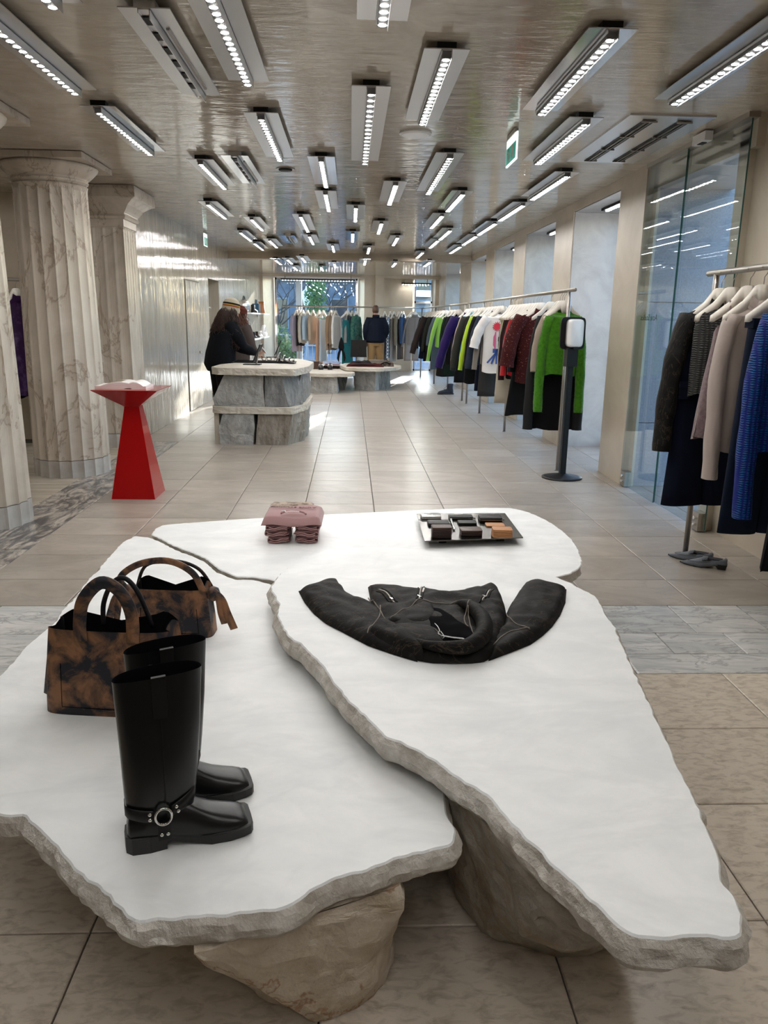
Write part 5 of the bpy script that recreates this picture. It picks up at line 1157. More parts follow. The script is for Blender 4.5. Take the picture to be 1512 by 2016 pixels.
# --- rail at the right edge
def on_rail4(px): return (2.29, rail_y(px, 2.29, RZ_), RZ_)
t = garment('leather_jacket', 'black leather jacket with heavy sleeves on the right edge rail', 'jacket', on_rail4(1424), .12, M['leather_soft'], L=.88, hw=.235, Ls=.82, sr=(.085, .07), spread=.065, seed=101, collar=True, fold=.006, sleeve_m=M['scuffed'])
mb = MB(); mb.box((-.20, -.090, -.42), (.12, .012, .10)); mb.box((-.20, -.095, -.38), (.13, .012, .035)); mb.build('cargo_pocket', NAVY, t)
garment('trousers', 'wide dark navy trousers under the black leather jacket', 'trousers', on_rail4(1430), .10, NAVY, L=1.46, hw=.22, hem=.27, seed=102, pants=True, hang=False)
KNIT = fab('grey_rib_knit', (.085, .085, .082), bump=(1, .0, .01))
def add_rib(mt, sx, sz, st=.9, dist=.012, col=None):
    nt = mt.node_tree; tc = nt.nodes.new('ShaderNodeTexCoord'); bp = nt.nodes.new('ShaderNodeBump'); bp.inputs['Strength'].default_value = st; bp.inputs['Distance'].default_value = dist
    w1 = nt.nodes.new('ShaderNodeTexWave'); w1.bands_direction = 'X'; w1.inputs['Scale'].default_value = sx; w1.inputs['Distortion'].default_value = .4
    w2 = nt.nodes.new('ShaderNodeTexWave'); w2.bands_direction = 'Z'; w2.inputs['Scale'].default_value = sz; w2.inputs['Distortion'].default_value = 4
    mm = nt.nodes.new('ShaderNodeMath'); mm.operation = 'MULTIPLY'
    for w in (w1, w2): nt.links.new(tc.outputs['Object'], w.inputs['Vector'])
    nt.links.new(w1.outputs['Fac'], mm.inputs[0]); nt.links.new(w2.outputs['Fac'], mm.inputs[1]); nt.links.new(mm.outputs[0], bp.inputs['Height']); nt.links.new(bp.outputs[0], nt.nodes['Principled BSDF'].inputs['Normal'])
    if col:
        mx = nt.nodes.new('ShaderNodeMix'); mx.data_type = 'RGBA'; mx.inputs[6].default_value = (*col[0], 1); mx.inputs[7].default_value = (*col[1], 1); nt.links.new(mm.outputs[0], mx.inputs[0]); nt.links.new(mx.outputs[2], nt.nodes['Principled BSDF'].inputs['Base Color'])
add_rib(KNIT, 13, 24, 1.0, .012, ((.035, .035, .034), (.115, .115, .11)))
garment('knitted_vest', 'chunky grey ribbed knit vest on the right edge rail', 'vest', on_rail4(1446), .05, KNIT, L=.74, hw=.205, hem=.20, seed=103, fold=.004, dp=.085)
garment('lace_slip', 'dusty lilac lace slip peeking out under the cream blouse', 'slip', on_rail4(1480), .05, fab('lilac_lace', (.20, .14, .15), col2=(.30, .22, .22), nscale=60), L=.98, hw=.21, hem=.25, straps=True, seed=104)
garment('silk_blouse', 'cream silk blouse with soft sleeves on the right edge rail', 'blouse', on_rail4(1508), .05, fab('cream_silk', (.52, .43, .38), rough=.45, bump=(8, .25, .02)), L=1.02, hw=.20, hem=.21, Ls=.90, sr=(.060, .055), spread=-.01, seed=105, collar=True, fold=.018)
garment('trousers', 'dark blue trousers between the cream blouse and blue sweater', 'trousers', (2.29, 4.14, RZ_), .05, fab('ink_blue', (.010, .016, .034)), L=1.45, hw=.19, hem=.23, seed=106, pants=True)
CHEN = fab('blue_chenille', (.005, .10, .30), rough=.6, sheen=0); add_rib(CHEN, 15, 26, 1.0, .012, ((.0008, .010, .16), (.002, .15, .45)))
garment('chenille_sweater', 'bright blue chenille sweater at the right edge of the picture', 'sweater', (2.29, 3.93, RZ_), .0, CHEN, L=.95, hw=.22, Ls=1.02, sr=(.065, .06), spread=-.01, seed=107, fold=.008)
garment('long_dress', 'long black dress nearest the camera on the right edge rail', 'dress', (2.29, 3.62, RZ_), .0, BLACK, L=1.50, hw=.20, hem=.24, straps=True, seed=108)

# ------------------------------------------------------------------ people
SKIN = mat('skin', (.36, .20, .14), .5); HAIR_DK = mat('dark_brown_hair', (.022, .010, .006), .55, col2=(.05, .02, .012), nscale=30); HAIR_RED = mat('auburn_hair', (.075, .022, .012), .5, col2=(.13, .045, .022), nscale=30)
HAIR_BR = mat('short_brown_hair', (.055, .026, .015), .6, col2=(.09, .045, .025), nscale=40)
def remesh(o, vox, it=4):
    r = o.modifiers.new('union', 'REMESH'); r.mode = 'VOXEL'; r.voxel_size = vox; r.use_smooth_shade = True
    s = o.modifiers.new('soften', 'SMOOTH'); s.iterations = it; s.factor = .5; return o
def ell_loft(mb, secs, n=18):
    """secs: (centre, half width x, half depth y)"""
    mb.loft([[(c[0]+w*math.cos(2*math.pi*k/n), c[1]+d*math.sin(2*math.pi*k/n), c[2]) for k in range(n)] for c, w, d in secs], 0)
def lerp3(a, b, t): return tuple(a[i]+(b[i]-a[i])*t for i in range(3))
def add_hand(mb, wrist, dirv, side, curl=.5):
    d = Vector(dirv).normalized(); up = Vector((0, 0, 1)); s = d.cross(up)
    if s.length < .1: s = Vector((0, 1, 0))
    s.normalize(); nrm = s.cross(d); w = Vector(wrist)
    mb.tube([w, w+d*.045, w+d*.09], [.026, .036, .034], 10, flat=.6)
    for k, (o, l) in enumerate(((-.026, .066), (-.009, .078), (.009, .074), (.026, .058))):
        b = w+d*.085+s*o; c = nrm*-1 if d.z > -.5 else Vector((0, 1, 0))
        mb.tube([b, b+d*l*.45+c*l*.08*curl, b+d*l*.75+c*l*.35*curl, b+d*l*.85+c*l*.7*curl], [.0105, .0098, .0088, .0075], 7)
    b = w+d*.03+s*(-.03*side); mb.tube([b, b+d*.035-s*(.03*side), b+d*.07-s*(.035*side)], [.013, .011, .009], 7)
def person(name, lab, loc, rz, J, jacket_m, trousers_m, fat=1.0, jl=.0, puff=1.0, group=None):
    t = empty(name, loc, lab, 'person', group, rz)
    b = MB(); P, S, C, N_, H = J['pelvis'], J['spine'], J['chest'], J['neck'], J['head']
    ell_loft(b, [((P[0], P[1], P[2]-.08), .14, .10), (P, .165, .115), (S, .145, .105), (C, .175, .12), (lerp3(C, N_, .6), .15, .09), (lerp3(C, N_, .85), .075, .065)])
    b.tube([lerp3(C, N_, .8), N_, lerp3(N_, H, .5)], [.062, .056, .056], 12)
    hd = Vector(H); b.loft([[hd+Vector((rx*math.cos(2*math.pi*k/18), ry*math.sin(2*math.pi*k/18)+oy, z)) for k in range(18)] for z, rx, ry, oy in ((-.125, .03, .035, .045), (-.105, .05, .06, .03), (-.06, .066, .082, .012), (0, .075, .096, 0), (.05, .074, .096, -.005), (.09, .058, .076, -.008), (.115, .025, .035, -.01))], 0)
    b.tube([hd+Vector((0, .092, .015)), hd+Vector((0, .115, -.03)), hd+Vector((0, .09, -.04))], [.010, .015, .010], 8)
    for s in (-1, 1):
        b.lathe([(.004, -.03), (.018, -.012), (.020, .012), (.006, .03)], hd+Vector((s*.078, -.005, -.01)), 10, sx=.5)
        sh, el, wr = J['shoulder'][s], J['elbow'][s], J['wrist'][s]
        b.tube([lerp3(C, N_, .5), sh, lerp3(sh, el, .5), el, lerp3(el, wr, .4), wr], [.06, .058, .050, .040, .040, .027], 12)
        hp, kn, an = J['hip'][s], J['knee'][s], J['ankle'][s]
        b.tube([(hp[0]*.7, hp[1], hp[2]+.05), hp, lerp3(hp, kn, .5), kn, lerp3(kn, an, .35), an], [.09, .088, .072, .054, .055, .036], 12)
        b.tube([(an[0], an[1]-.03, .045), (an[0], an[1]+.08, .04), (an[0], an[1]+.17, .03)], [.04, .042, .03], 10)
        add_hand(b, wr, J['hand'][s], s)
    remesh(b.build('body', SKIN, t, True), .008, 3)
    for s in (-1, 1):
        e = MB(); e.lathe([(.001, -.011), (.009, -.006), (.011, 0), (.009, .006), (.001, .011)], hd+Vector((s*.030, .086, .012)), 10); e.build('eye', M['white_plastic'], t, True)
    m_ = MB(); m_.box(hd+Vector((0, .088, -.065)), (.045, .012, .010)); m_.build('mouth', mat('lips', (.30, .10, .09), .5), t)
    j = MB(); f = fat
    ell_loft(j, [((P[0], P[1], P[2]-.02-jl), .20*f, .155*f), ((P[0], P[1], P[2]+.02-jl*.5), .225*f*puff, .18*f*puff), (lerp3(P, S, .6), .215*f*puff, .17*f*puff), (lerp3(S, C, .5), .225*f, .17*f), (C, .225*f, .165*f), (lerp3(C, N_, .45), .205, .13), (lerp3(C, N_, .8), .11, .09), (lerp3(C, N_, 1.05), .075, .075)])
    for s in (-1, 1):
        sh, el, wr = J['shoulder'][s], J['elbow'][s], J['wrist'][s]
        j.tube([lerp3(C, N_, .45), sh, lerp3(sh, el, .5), el, lerp3(el, wr, .5), lerp3(el, wr, .92)], [.085, .092*f, .088*f*puff, .076*f, .068*f, .045], 14)
    o = j.build('jacket', jacket_m, t, True); remesh(o, .011, 5)
    d = MB()
    for s in (-1, 1):
        hp, kn, an = J['hip'][s], J['knee'][s], J['ankle'][s]
        d.tube([(hp[0]*.6, hp[1], hp[2]+.10), hp, lerp3(hp, kn, .5), kn, lerp3(kn, an, .5), (an[0], an[1], an[2]+.0)], [.11, .118, .105, .090, .084, .080], 14)
    ell_loft(d, [((P[0], P[1], P[2]-.12), .17, .125), (P, .185, .135), (lerp3(P, S, .5), .165, .125)])
    o = d.build('trousers', trousers_m, t, True); remesh(o, .011, 5)
    for s in (-1, 1):
        an = J['ankle'][s]; k = MB(); k.loft([[(an[0]-w, an[1]+y_, z_) for w, z_ in ((0, 0), )] for y_ in ()], 0) if False else None
        k = MB(); rr = []
        for y_, w, h in ((-.08, .025, .07), (-.06, .042, .09), (0, .045, .10), (.08, .05, .075), (.16, .045, .05), (.20, .025, .03)): rr.append([(an[0]+w*math.cos(math.pi*q/10), an[1]+y_, .001+h*math.sin(math.pi*q/10)) for q in range(11)])
        k.loft(rr, 0); k.build('shoe', M['leather_soft'], t, True)
    return t
# man standing behind the rounded table, back to the camera
mp = atY(740, 660, 20.0); K = 1.06
sc3 = lambda p: tuple(v*K for v in p)
JM = dict(pelvis=sc3((0, 0, .96)), spine=sc3((0, 0, 1.15)), chest=sc3((0, .01, 1.34)), neck=sc3((0, .01, 1.51)), head=sc3((-.01, .03, 1.665)),
          shoulder={s: sc3((s*.185, 0, 1.43)) for s in (-1, 1)}, elbow={s: sc3((s*.245, -.02, 1.17)) for s in (-1, 1)}, wrist={-1: sc3((-.22, .06, .92)), 1: sc3((.20, .12, .98))}, hand={-1: (0, .1, -1), 1: (-.2, .6, -.6)},
          hip={s: sc3((s*.09, 0, .90)) for s in (-1, 1)}, knee={s: sc3((s*.105, .015, .50)) for s in (-1, 1)}, ankle={s: sc3((s*.12, -.02, .085)) for s in (-1, 1)})
man = person('person', 'person with short brown hair in a navy jacket and tan trousers', (mp.x, 20.0, 0), .08, JM, fab('navy_jacket', (.006, .010, .022), rough=.7), fab('tan_cotton', (.30, .19, .085)), 1.05, .02, 1.08)
h = MB(); hd = Vector(JM['head']); n = 22
rows = [[hd+Vector((rx*math.cos(2*math.pi*k/n), ry*math.sin(2*math.pi*k/n)-.012, z+(.035 if math.sin(2*math.pi*k/n) > .3 and z < .03 else 0))) for k in range(n)] for z, rx, ry in ((-.055, .070, .088), (-.01, .082, .101), (.05, .083, .106), (.09, .070, .09), (.118, .045, .06), (.128, .012, .015))]
h.loft(rows, 0); h.build('hair', HAIR_BR, man, True)
h = MB(); h.lathe([(.088, 1.49*K), (.092, 1.53*K), (.086, 1.565*K), (.078, 1.563*K)], (0, .005, 0), 20); h.build('jacket_collar', fab('navy_jacket', ()), man, True)
t = empty('tote_bag', (atY(706, 690, 19.95).x, 19.95, .62), 'large black tote bag held beside the man in navy', 'bag')
b = MB(); b.loft([[(x*.21*(1-.03*q), y_*.07, z_) for x, y_ in ((-1, -1), (1, -1), (1, 1), (-1, 1))] for q, z_ in enumerate((0, .02, .2, .42))], 0); b.build('bag_body', M['leather_soft'], t)
for y_ in (-.05, .05):
    b = MB(); b.tube(smooth_path([(-.07, y_, .41), (-.06, y_, .50), (0, y_, .54), (.06, y_, .50), (.07, y_, .41)], 5), .007, 6); b.build('handle', M['leather_soft'], t)
b = MB(); b.bb(-.12, .0, -.078, -.07, .18, .27); b.build('front_pocket', M['leather'], t)
# woman leaning over the counter
def lean(Y0): return None
JW = dict(pelvis=(0, 0, .95), spine=(0, .03, 1.14), chest=(0, .08, 1.33), neck=(0, .15, 1.51), head=(0, .21, 1.66), shoulder={s: (s*.17, .11, 1.42) for s in (-1, 1)}, elbow={-1: (-.20, .30, 1.17), 1: (.215, .26, 1.14)},
          wrist={-1: (-.10, .52, 1.05), 1: (.13, .50, 1.055)}, hand={-1: (.1, 1, -.25), 1: (-.15, 1, .15)}, hip={s: (s*.09, 0, .88) for s in (-1, 1)}, knee={s: (s*.10, .02, .48) for s in (-1, 1)}, ankle={-1: (-.12, .05, .085), 1: (.10, -.06, .085)})
woman = person('person', 'person in black with long curly hair and striped knit hat leaning on the counter', (-1.84, 11.20, 0), math.radians(-58), JW, fab('black_coat', (.007, .008, .011)), BLACK, 1.08, .12, 1.1)
def curls(par, hd, m, n_, ln, seed, back=.10, spread=.16, nm='hair'):
    rnd = random.Random(seed); h = MB(); hd = Vector(hd)
    for k in range(n_):
        a = rnd.uniform(-.15, math.pi+.15)+math.pi; r0 = rnd.uniform(.06, .085); q = hd+Vector((r0*math.cos(a), r0*1.1*math.sin(a)-.01, rnd.uniform(-.06, .04))); L_ = ln*rnd.uniform(.6, 1.05); P = []
        tw = rnd.uniform(0, 6); fr = rnd.uniform(16, 30); am = rnd.uniform(.010, .024)
        for i in range(12):
            u = i/11; P.append(q+Vector((math.cos(a)*spread*u**.7+am*math.cos(tw+fr*u)*u**.3, math.sin(a)*back*u**.6-.17*u*0+am*math.sin(tw+fr*u)*u**.3, -L_*u)))
        h.tube(P, [.0055*(1-.4*i/11) for i in range(12)], 3)
    return h.build(nm, m, par, True)
curls(woman, JW['head'], HAIR_DK, 620, .52, 2, .22, .19)
def knit_hat(par, hd, colours, R=.112, tilt=-.18):
    for k, (z0, z1, r0, r1, m_) in enumerate(colours):
        b = MB(); n = 28; st = 5; T_ = Matrix.Rotation(tilt, 3, 'X')
        b.loft([[Vector(hd)+Vector((0, -.015, .0))+T_ @ Vector(((r0+(r1-r0)*i/st)*math.cos(2*math.pi*q/n), (r0+(r1-r0)*i/st)*1.1*math.sin(2*math.pi*q/n), z0+(z1-z0)*i/st)) for q in range(n)] for i in range(st+1)], 0, False, k == len(colours)-1)
        b.build('hat' if k == 0 else 'hat_stripe', m_, par, True)
HB = fab('hat_beige', (.42, .37, .28), bump=(120, .5, .006)); HK = fab('hat_black', (.012, .010, .010)); HY = fab('hat_yellow', (.50, .30, .05)); HRd = fab('hat_red', (.30, .04, .02))
knit_hat(woman, JW['head'], [(-.045, .025, .118, .112, HB), (.025, .040, .113, .112, HRd), (.040, .055, .113, .111, HY), (.055, .078, .113, .108, HK), (.078, .120, .107, .085, HB), (.120, .150, .085, .04, HB)])
t = empty('phone', (-1.84+.5*.12+.85*.61, 11.20-.87*.12+.53*.61, 1.08), 'white phone tilted up in the hand above the counter', 'phone', rz=math.radians(-58))
b = MB(); b.box((0, 0, .03), (.075, .010, .15), 0, rx=.7); b.build('case', M['white_plastic'], t); b = MB(); b.box((0, -.0045, .034), (.068, .004, .14), 0, rx=.7); b.build('screen', M['black_box'], t)
# second customer, mostly hidden behind the first
JX = dict(pelvis=(0, 0, .92), spine=(0, .02, 1.10), chest=(0, .05, 1.28), neck=(0, .08, 1.45), head=(0, .11, 1.60), shoulder={s: (s*.17, .05, 1.37) for s in (-1, 1)}, elbow={s: (s*.23, .08, 1.10) for s in (-1, 1)}, wrist={s: (s*.17, .26, .98) for s in (-1, 1)},
          hand={s: (0, 1, -.2) for s in (-1, 1)}, hip={s: (s*.09, 0, .87) for s in (-1, 1)}, knee={s: (s*.10, .01, .48) for s in (-1, 1)}, ankle={s: (s*.10, 0, .085) for s in (-1, 1)})
w2 = person('person', 'person with auburn hair and taupe top half hidden behind the striped hat', (atY(465, 640, 12.45).x, 12.45, 0), math.radians(-35), JX, fab('taupe_top', (.075, .058, .052)), BLACK, .98, .06)
curls(w2, JX['head'], HAIR_RED, 420, .42, 5, .10, .12); knit_hat(w2, JX['head'], [(.0, .06, .103, .103, fab('rust_cap', (.09, .022, .015))), (.06, .115, .103, .06, fab('rust_cap', ())), (.115, .128, .06, .02, fab('rust_cap', ()))])

# ------------------------------------------------------------------ hand sanitiser stand
t = empty('sanitiser_stand', (2.172, 7.74, 0), 'black hand sanitiser stand with white dispenser in front of the green sweater', 'sanitiser stand', rz=.12)
b = MB(); b.lathe([(.205, 0), (.205, .010), (.17, .018), (.07, .034), (.045, .045), (.001, .046)], n=40); b.build('base', M['black_box'], t, True)
b = MB(); b.bb(-.030, .030, -.022, .022, .03, 1.16); b.build('pole', M['black_box'], t)
b = MB(); b.bb(-.008, .008, -.024, -.021, .10, 1.1); b.build('pole_groove', M['leather_soft'], t)
b = MB(); b.bb(-.055, .055, -.055, .035, 1.125, 1.31); b.build('drip_tray', M['black_box'], t)
b = MB(); b.loft([[q+Vector((.012, 0, 0)) for q in superring((0, y_, 1.445), (1, 0, 0), (0, 0, 1), .128, .155, 32, 7)] for y_ in (.005, .025)], 0); b.build('back_plate', M['black_box'], t)
b = MB(); b.loft([superring((.012, y_, 1.447), (1, 0, 0), (0, 0, 1), rx, rz_, 36, 6) for y_, rx, rz_ in ((.004, .078, .132), (-.05, .078, .134), (-.085, .072, .130), (-.097, .055, .115), (-.099, .001, .001))], 0); b.build('dispenser', M['white_plastic'], t, True)
b = MB(); b.loft([superring((.012, y_, 1.447), (1, 0, 0), (0, 0, 1), rx, rz_, 36, 6) for y_, rx, rz_ in ((-.004, .0795, .1345), (-.010, .0795, .1345))], 0, False, False); b.build('seam', M['black_box'], t)
b = MB(); b.bb(-.01, .034, -.09, -.05, 1.295, 1.316); b.build('nozzle', M['black_box'], t)

# ------------------------------------------------------------------ shoes
M['suede'] = mat('grey_blue_suede', (.11, .125, .15), .95, col2=(.15, .165, .19), nscale=20, sheen=.4, bump=(150, .2, .002)); M['insole'] = mat('dark_insole', (.012, .012, .016), .7)
def loafer(loc, rz, lab):
    t = empty('loafer', loc, lab, 'shoe', 'pointed suede loafers', rz); L_ = .285
    b = MB(); rr = []
    for x, w, h, zb in ((0, .018, .070, .036), (.01, .030, .078, .034), (.05, .033, .072, .030), (.09, .034, .060, .022), (.12, .037, .058, .014), (.15, .040, .062, .008), (.18, .039, .050, .006), (.22, .031, .034, .007), (.255, .019, .024, .010), (.28, .008, .018, .013), (.288, .002, .016, .014)):
        rr.append([(x, w*math.copysign(abs(math.cos(math.pi*q/16))**.7, math.cos(math.pi*q/16)), zb+(h-zb)*math.sin(math.pi*q/16)**.75*(1 if not (.02 < x < .13) else (.55 if 4 < q < 12 else 1))) for q in range(17)])
    b.loft(rr, 0); b.build('upper', M['suede'], t, True)
    b = MB(); b.lathe([(.001, .058), (.03, .060), (.034, .066)], (.072, 0, 0), 24, sx=1.75, sy=.82); b.build('insole', M['insole'], t)
    b = MB(); o_ = [(-.002, -.016), (.01, -.030), (.05, -.033), (.09, -.033), (.15, -.040), (.19, -.038), (.25, -.02), (.288, -.003), (.288, .003), (.25, .02), (.19, .038), (.15, .040), (.09, .033), (.05, .033), (.01, .030), (-.002, .016)]
    zf = lambda x: .030 if x < .08 else max(.001, .030-(x-.08)*.42)+max(0, x-.2)*.12
    b.loft([[(x, y_, zf(x)-.004 if zf(x) > .005 else 0) for x, y_ in o_], [(x, y_, zf(x)+.006) for x, y_ in o_]], 0); b.build('sole', M['rubber'], t)
    b = MB(); b.loft([[(.004, -.020, 0), (.050, -.020, 0), (.050, .020, 0), (.004, .020, 0)], [(-.002, -.031, .034), (.07, -.032, .028), (.07, .032, .028), (-.002, .031, .034)]], 0); b.build('heel', M['rubber'], t)
    b = MB(); b.tube(smooth_path([(.10, -.034, .05), (.16, -.038, .042), (.21, -.024, .036), (.245, 0, .032), (.21, .024, .036), (.16, .038, .042), (.10, .034, .05)], 5), .0022, 5); b.build('apron_seam', M['suede'], t)
    b = MB(); b.loft([[(.118+.002, -.036, .056), (.15, -.038, .050), (.15, -.03, .062), (.118, -.03, .064)], [(.118, 0, .070), (.15, 0, .064), (.15, 0, .068), (.118, 0, .074)], [(.12, .036, .056), (.15, .038, .050), (.15, .03, .062), (.118, .03, .064)]], 0); b.build('saddle_strap', M['suede'], t, True)
    return t
hp = at(1430, 1122); tp = at(1346, 1117); a_ = math.atan2(tp.y-hp.y+.10, tp.x-hp.x)
loafer((hp.x, hp.y, 0), a_, 'grey suede pointed loafer in front of the right rail post'); loafer((hp.x-.035, hp.y+.13, 0), a_-.12, 'grey suede pointed loafer behind its pair at the right rail post')
def ankle_boot(loc, rz, lab, m_, s=1.0):
    t = empty('ankle_boot', loc, lab, 'boot', None, rz)
    b = MB(); b.loft([superring((cx*s, 0, z*s), (1, 0, 0), (0, 1, 0), rx*s, ry*s, 18, 2.4) for z, cx, rx, ry in ((.02, .06, .06, .04), (.08, .06, .06, .042), (.14, .06, .055, .042), (.19, .055, .06, .045), (.20, .055, .05, .035))], 0); b.build('shaft', m_, t, True)
    b = MB(); b.loft([[(x*s, w*s*math.cos(math.pi*q/12), (.02+h*math.sin(math.pi*q/12)**.7)*s) for q in range(13)] for x, w, h in ((.0, .03, .08), (.06, .042, .1), (.12, .045, .085), (.2, .05, .06), (.26, .045, .045), (.29, .02, .02))], 0); b.build('vamp', m_, t, True)
    b = MB(); b.loft([[(x*s, w*s, z*s) for x, w in ((-.01, -.03), (.1, -.045), (.2, -.052), (.28, -.04), (.30, 0), (.28, .04), (.2, .052), (.1, .045), (-.01, .03))] for z in (0, .026)], 0); b.build('sole', M['rubber'], t)
    for k in range(4):
        b = MB(); b.tube([((.115+.0*k+.018*(3-k))*s, -.03*s, (.10+.022*k)*s), ((.125+.018*(3-k))*s, 0, (.107+.022*k)*s), ((.115+.018*(3-k))*s, .03*s, (.10+.022*k)*s)], .004*s, 5); b.build('lace', M['black_box'], t)
    return t
p = at(892, 777); ankle_boot((p.x, p.y+.05, 0), math.pi+.15, 'dark navy lace up boot on the floor below the right rail', mat('navy_suede', (.014, .018, .03), .8), 1.15)

# ------------------------------------------------------------------ things on the back tables
M['dark_red'] = fab('dark_red', (.06, .012, .012))
def heap(nm, lab, loc, w, d_, h_, m_, seed, cat='clothes', m2=None):
    t = empty(nm, loc, lab, cat); b = MB(); rows = []
    for i in range(25):
        u = i/24; row = []
        for j in range(13):
            v = j/12; e = min((1-abs(2*u-1)**4)**.5, (1-abs(2*v-1)**4)**.5) if 0 < u < 1 and 0 < v < 1 else 0
            row.append(((u-.5)*w, (v-.5)*d_, max(0, (h_*(.7+.5*noise.noise(Vector((u*w*7, v*d_*7, seed)))))*e)))
        rows.append(row)
    b.grid(rows); b.grid([[(x, y_, 0) for x, y_, z_ in r][::-1] for r in rows]); b.build('cloth', m_, t, True)
    b = MB(); b.tube(smooth_path([(-w*.4, -d_*.42, h_*.3), (-w*.1, -d_*.47, h_*.55), (w*.2, -d_*.42, h_*.4), (w*.42, -d_*.35, h_*.3)], 5), .012, 6); b.build('folded_edge', m2 or m_, t, True)
    return t
heap('folded_clothes', 'dark red and black garment spread on the rounded back table', (.33, 17.95, .505), .85, .40, .09, M['dark_red'], 3, m2=BLACK)
heap('folded_clothes', 'grey garment lying over the dark red one on the rounded back table', (.25, 18.35, .505), .55, .3, .14, CHAR, 5)
heap('handbag', 'dark patterned soft bag at the right of the rounded back table', (.82, 18.1, .505), .34, .28, .17, fab('brown_pattern', (.02, .014, .012), col2=(.16, .12, .10), nscale=25), 8, 'bag', BLACK)
t = empty('box', (.62, 18.95, .505), 'flat grey box behind the clothes on the rounded back table', 'box'); MB().bb(-.17, .17, -.12, .12, 0, .075).build('box_base', fab('taupe_box', (.22, .185, .16)), t); MB().bb(-.175, .175, -.125, .125, .075, .10).build('lid', fab('taupe_box', ()), t)
def derby(loc, lab):
    t = empty('shoe', loc, lab, 'shoe', 'black and white shoes on the back table', -math.pi/2)
    b = MB(); b.loft([[(x, w*math.cos(math.pi*q/12), .025+h*math.sin(math.pi*q/12)**.7) for q in range(13)] for x, w, h in ((-.02, .03, .09), (.05, .045, .12), (.12, .05, .10), (.2, .055, .065), (.26, .05, .05), (.30, .02, .02))], 0); b.build('upper', M['leather_soft'], t, True)
    b = MB(); b.loft([[(x, w, z) for x, w in ((-.03, -.03), (.1, -.05), (.2, -.06), (.28, -.045), (.31, 0), (.28, .045), (.2, .06), (.1, .05), (-.03, .03))] for z in (0, .028)], 0); b.build('sole', M['rubber'], t)
    b = MB(); b.bb(.07, .15, -.052, .052, .06, .115); b.build('white_panel', M['white_plastic'], t); return t
for px, w in ((632, 'left'), (650, 'right')):
    p = at(px, 727, .42); derby((p.x, p.y+.1, .42), '%s shoe of the black and white pair on the low back table' % w)
for k in range(4):
    t = empty('folded_shirt', (-.45+.01*k, 18.42, .42+.032*k), 'folded cloth on the low back table, %s in its pile of four' % ['bottom', 'second from the bottom', 'second from the top', 'topmost'][k], 'clothes', 'folded pile on the back table', .05*k-.08)
    mm = [fab('dark_brown', ()), fab('soft_black', ()), fab('pale_pink', ()), fab('lilac', ())][k]
    b = MB(); b.loft([[q+Vector((0, 0, z)) for q in superring((0, 0, 0), (1, 0, 0), (0, 1, 0), .20-.01*k-g, .17-g, 24, 7)] for z, g in ((.001, .012), (.010, 0), (.022, 0), (.031, .014))], 0); b.build('cloth', mm, t, True)
t = empty('storage_box', (-.86, 18.25, .42), 'dark brown box at the left of the low back table', 'box'); MB().bb(-.14, .14, -.14, .14, 0, .15).build('box_base', M['brown_lea'], t); MB().bb(-.145, .145, -.145, .145, .15, .17).build('lid', M['dark_brown_lea'], t)
t = empty('scarf_stand', (atY(672, 700, 18.6).x, 18.6, .505), 'thin white stand holding a knotted black scarf on the back table', 'display stand')
b = MB(); b.lathe([(.10, 0), (.10, .008), (.006, .012), (.006, .62), (.001, .622)], n=16); b.build('stand', M['white_plastic'], t, True)
b = MB(); b.loft([superring((0, 0, z), (1, 0, 0), (0, 1, 0), rx, .03, 14) for z, rx in ((.32, .05), (.40, .07), (.5, .055), (.6, .02), (.63, .004))], 0)
for s in (-1, 1): b.tube([(s*.02, 0, .36), (s*.055, -.01, .26), (s*.075, -.01, .14), (s*.06, -.01, .06)], [.02, .03, .028, .006], 8, flat=.5)
b.build('scarf', BLACK, t, True)
TEAL = fab('teal', (.010, .15, .16)); garment('long_dress', 'long teal dress with pale looped pattern left of the black tote', 'dress', (atY(684, 602, 21.9).x, 21.72, RZ_), .6, TEAL, L=1.72, hw=.17, hem=.20, seed=131, straps=True)
# ------------------------------------------------------------------ shelves on the far left wall
def shelf(lab, y0, y1, z, d_=.33):
    t = empty('wall_shelf', (XL, (y0+y1)/2, z), lab, 'shelf', 'pale wall shelves'); w = y1-y0
    MB().bb(0, d_, -w/2, w/2, -.03, 0).build('board', M['white_plastic'], t)
    for yy in (-w/2+.2, w/2-.2): MB().bb(0, .02, yy-.01, yy+.01, -.10, -.03).build('bracket', M['steel'], t)
    return t
shelf('upper pale shelf on the left wall behind the striped hat', 18.6, 23.3, 1.66); shelf('lower pale shelf on the left wall beside the back window', 19.5, 23.3, 1.03)
t = empty('handbag', (-2.5, 19.0, 1.66), 'shiny silver bag on the upper shelf above the striped hat', 'bag')
b = MB(); b.loft([superring((0, y_, .15), (1, 0, 0), (0, 0, 1), .10, r, 16, 3) for y_, r in ((-.32, .06), (-.28, .12), (-.1, .15), (.1, .145), (.22, .11), (.26, .05))], 0); b.build('bag_body', M['silver_lea'], t, True)
b = MB(); b.tube(smooth_path([(0, -.2, .28), (0, -.12, .36), (0, .05, .36), (0, .12, .28)], 5), .012, 6); b.build('handle', M['black_box'], t)
ankle_boot((-2.47, 20.2, 1.66), math.pi/2-.3, 'black ankle boot beside the silver bag on the upper shelf', M['leather_soft'], 1.0)
t = empty('handbag', (-2.5, 21.35, 1.66), 'small blue bag with two handles on the upper shelf', 'bag'); BB = fab('denim_blue', (.05, .13, .22))
b = MB(); b.loft([[(x*.09*q, y_*.20*q, z) for x, y_ in ((-1, -1), (1, -1), (1, 1), (-1, 1))] for z, q in ((0, .95), (.02, 1), (.22, .95), (.24, .9))], 0); b.build('bag_body', BB, t)
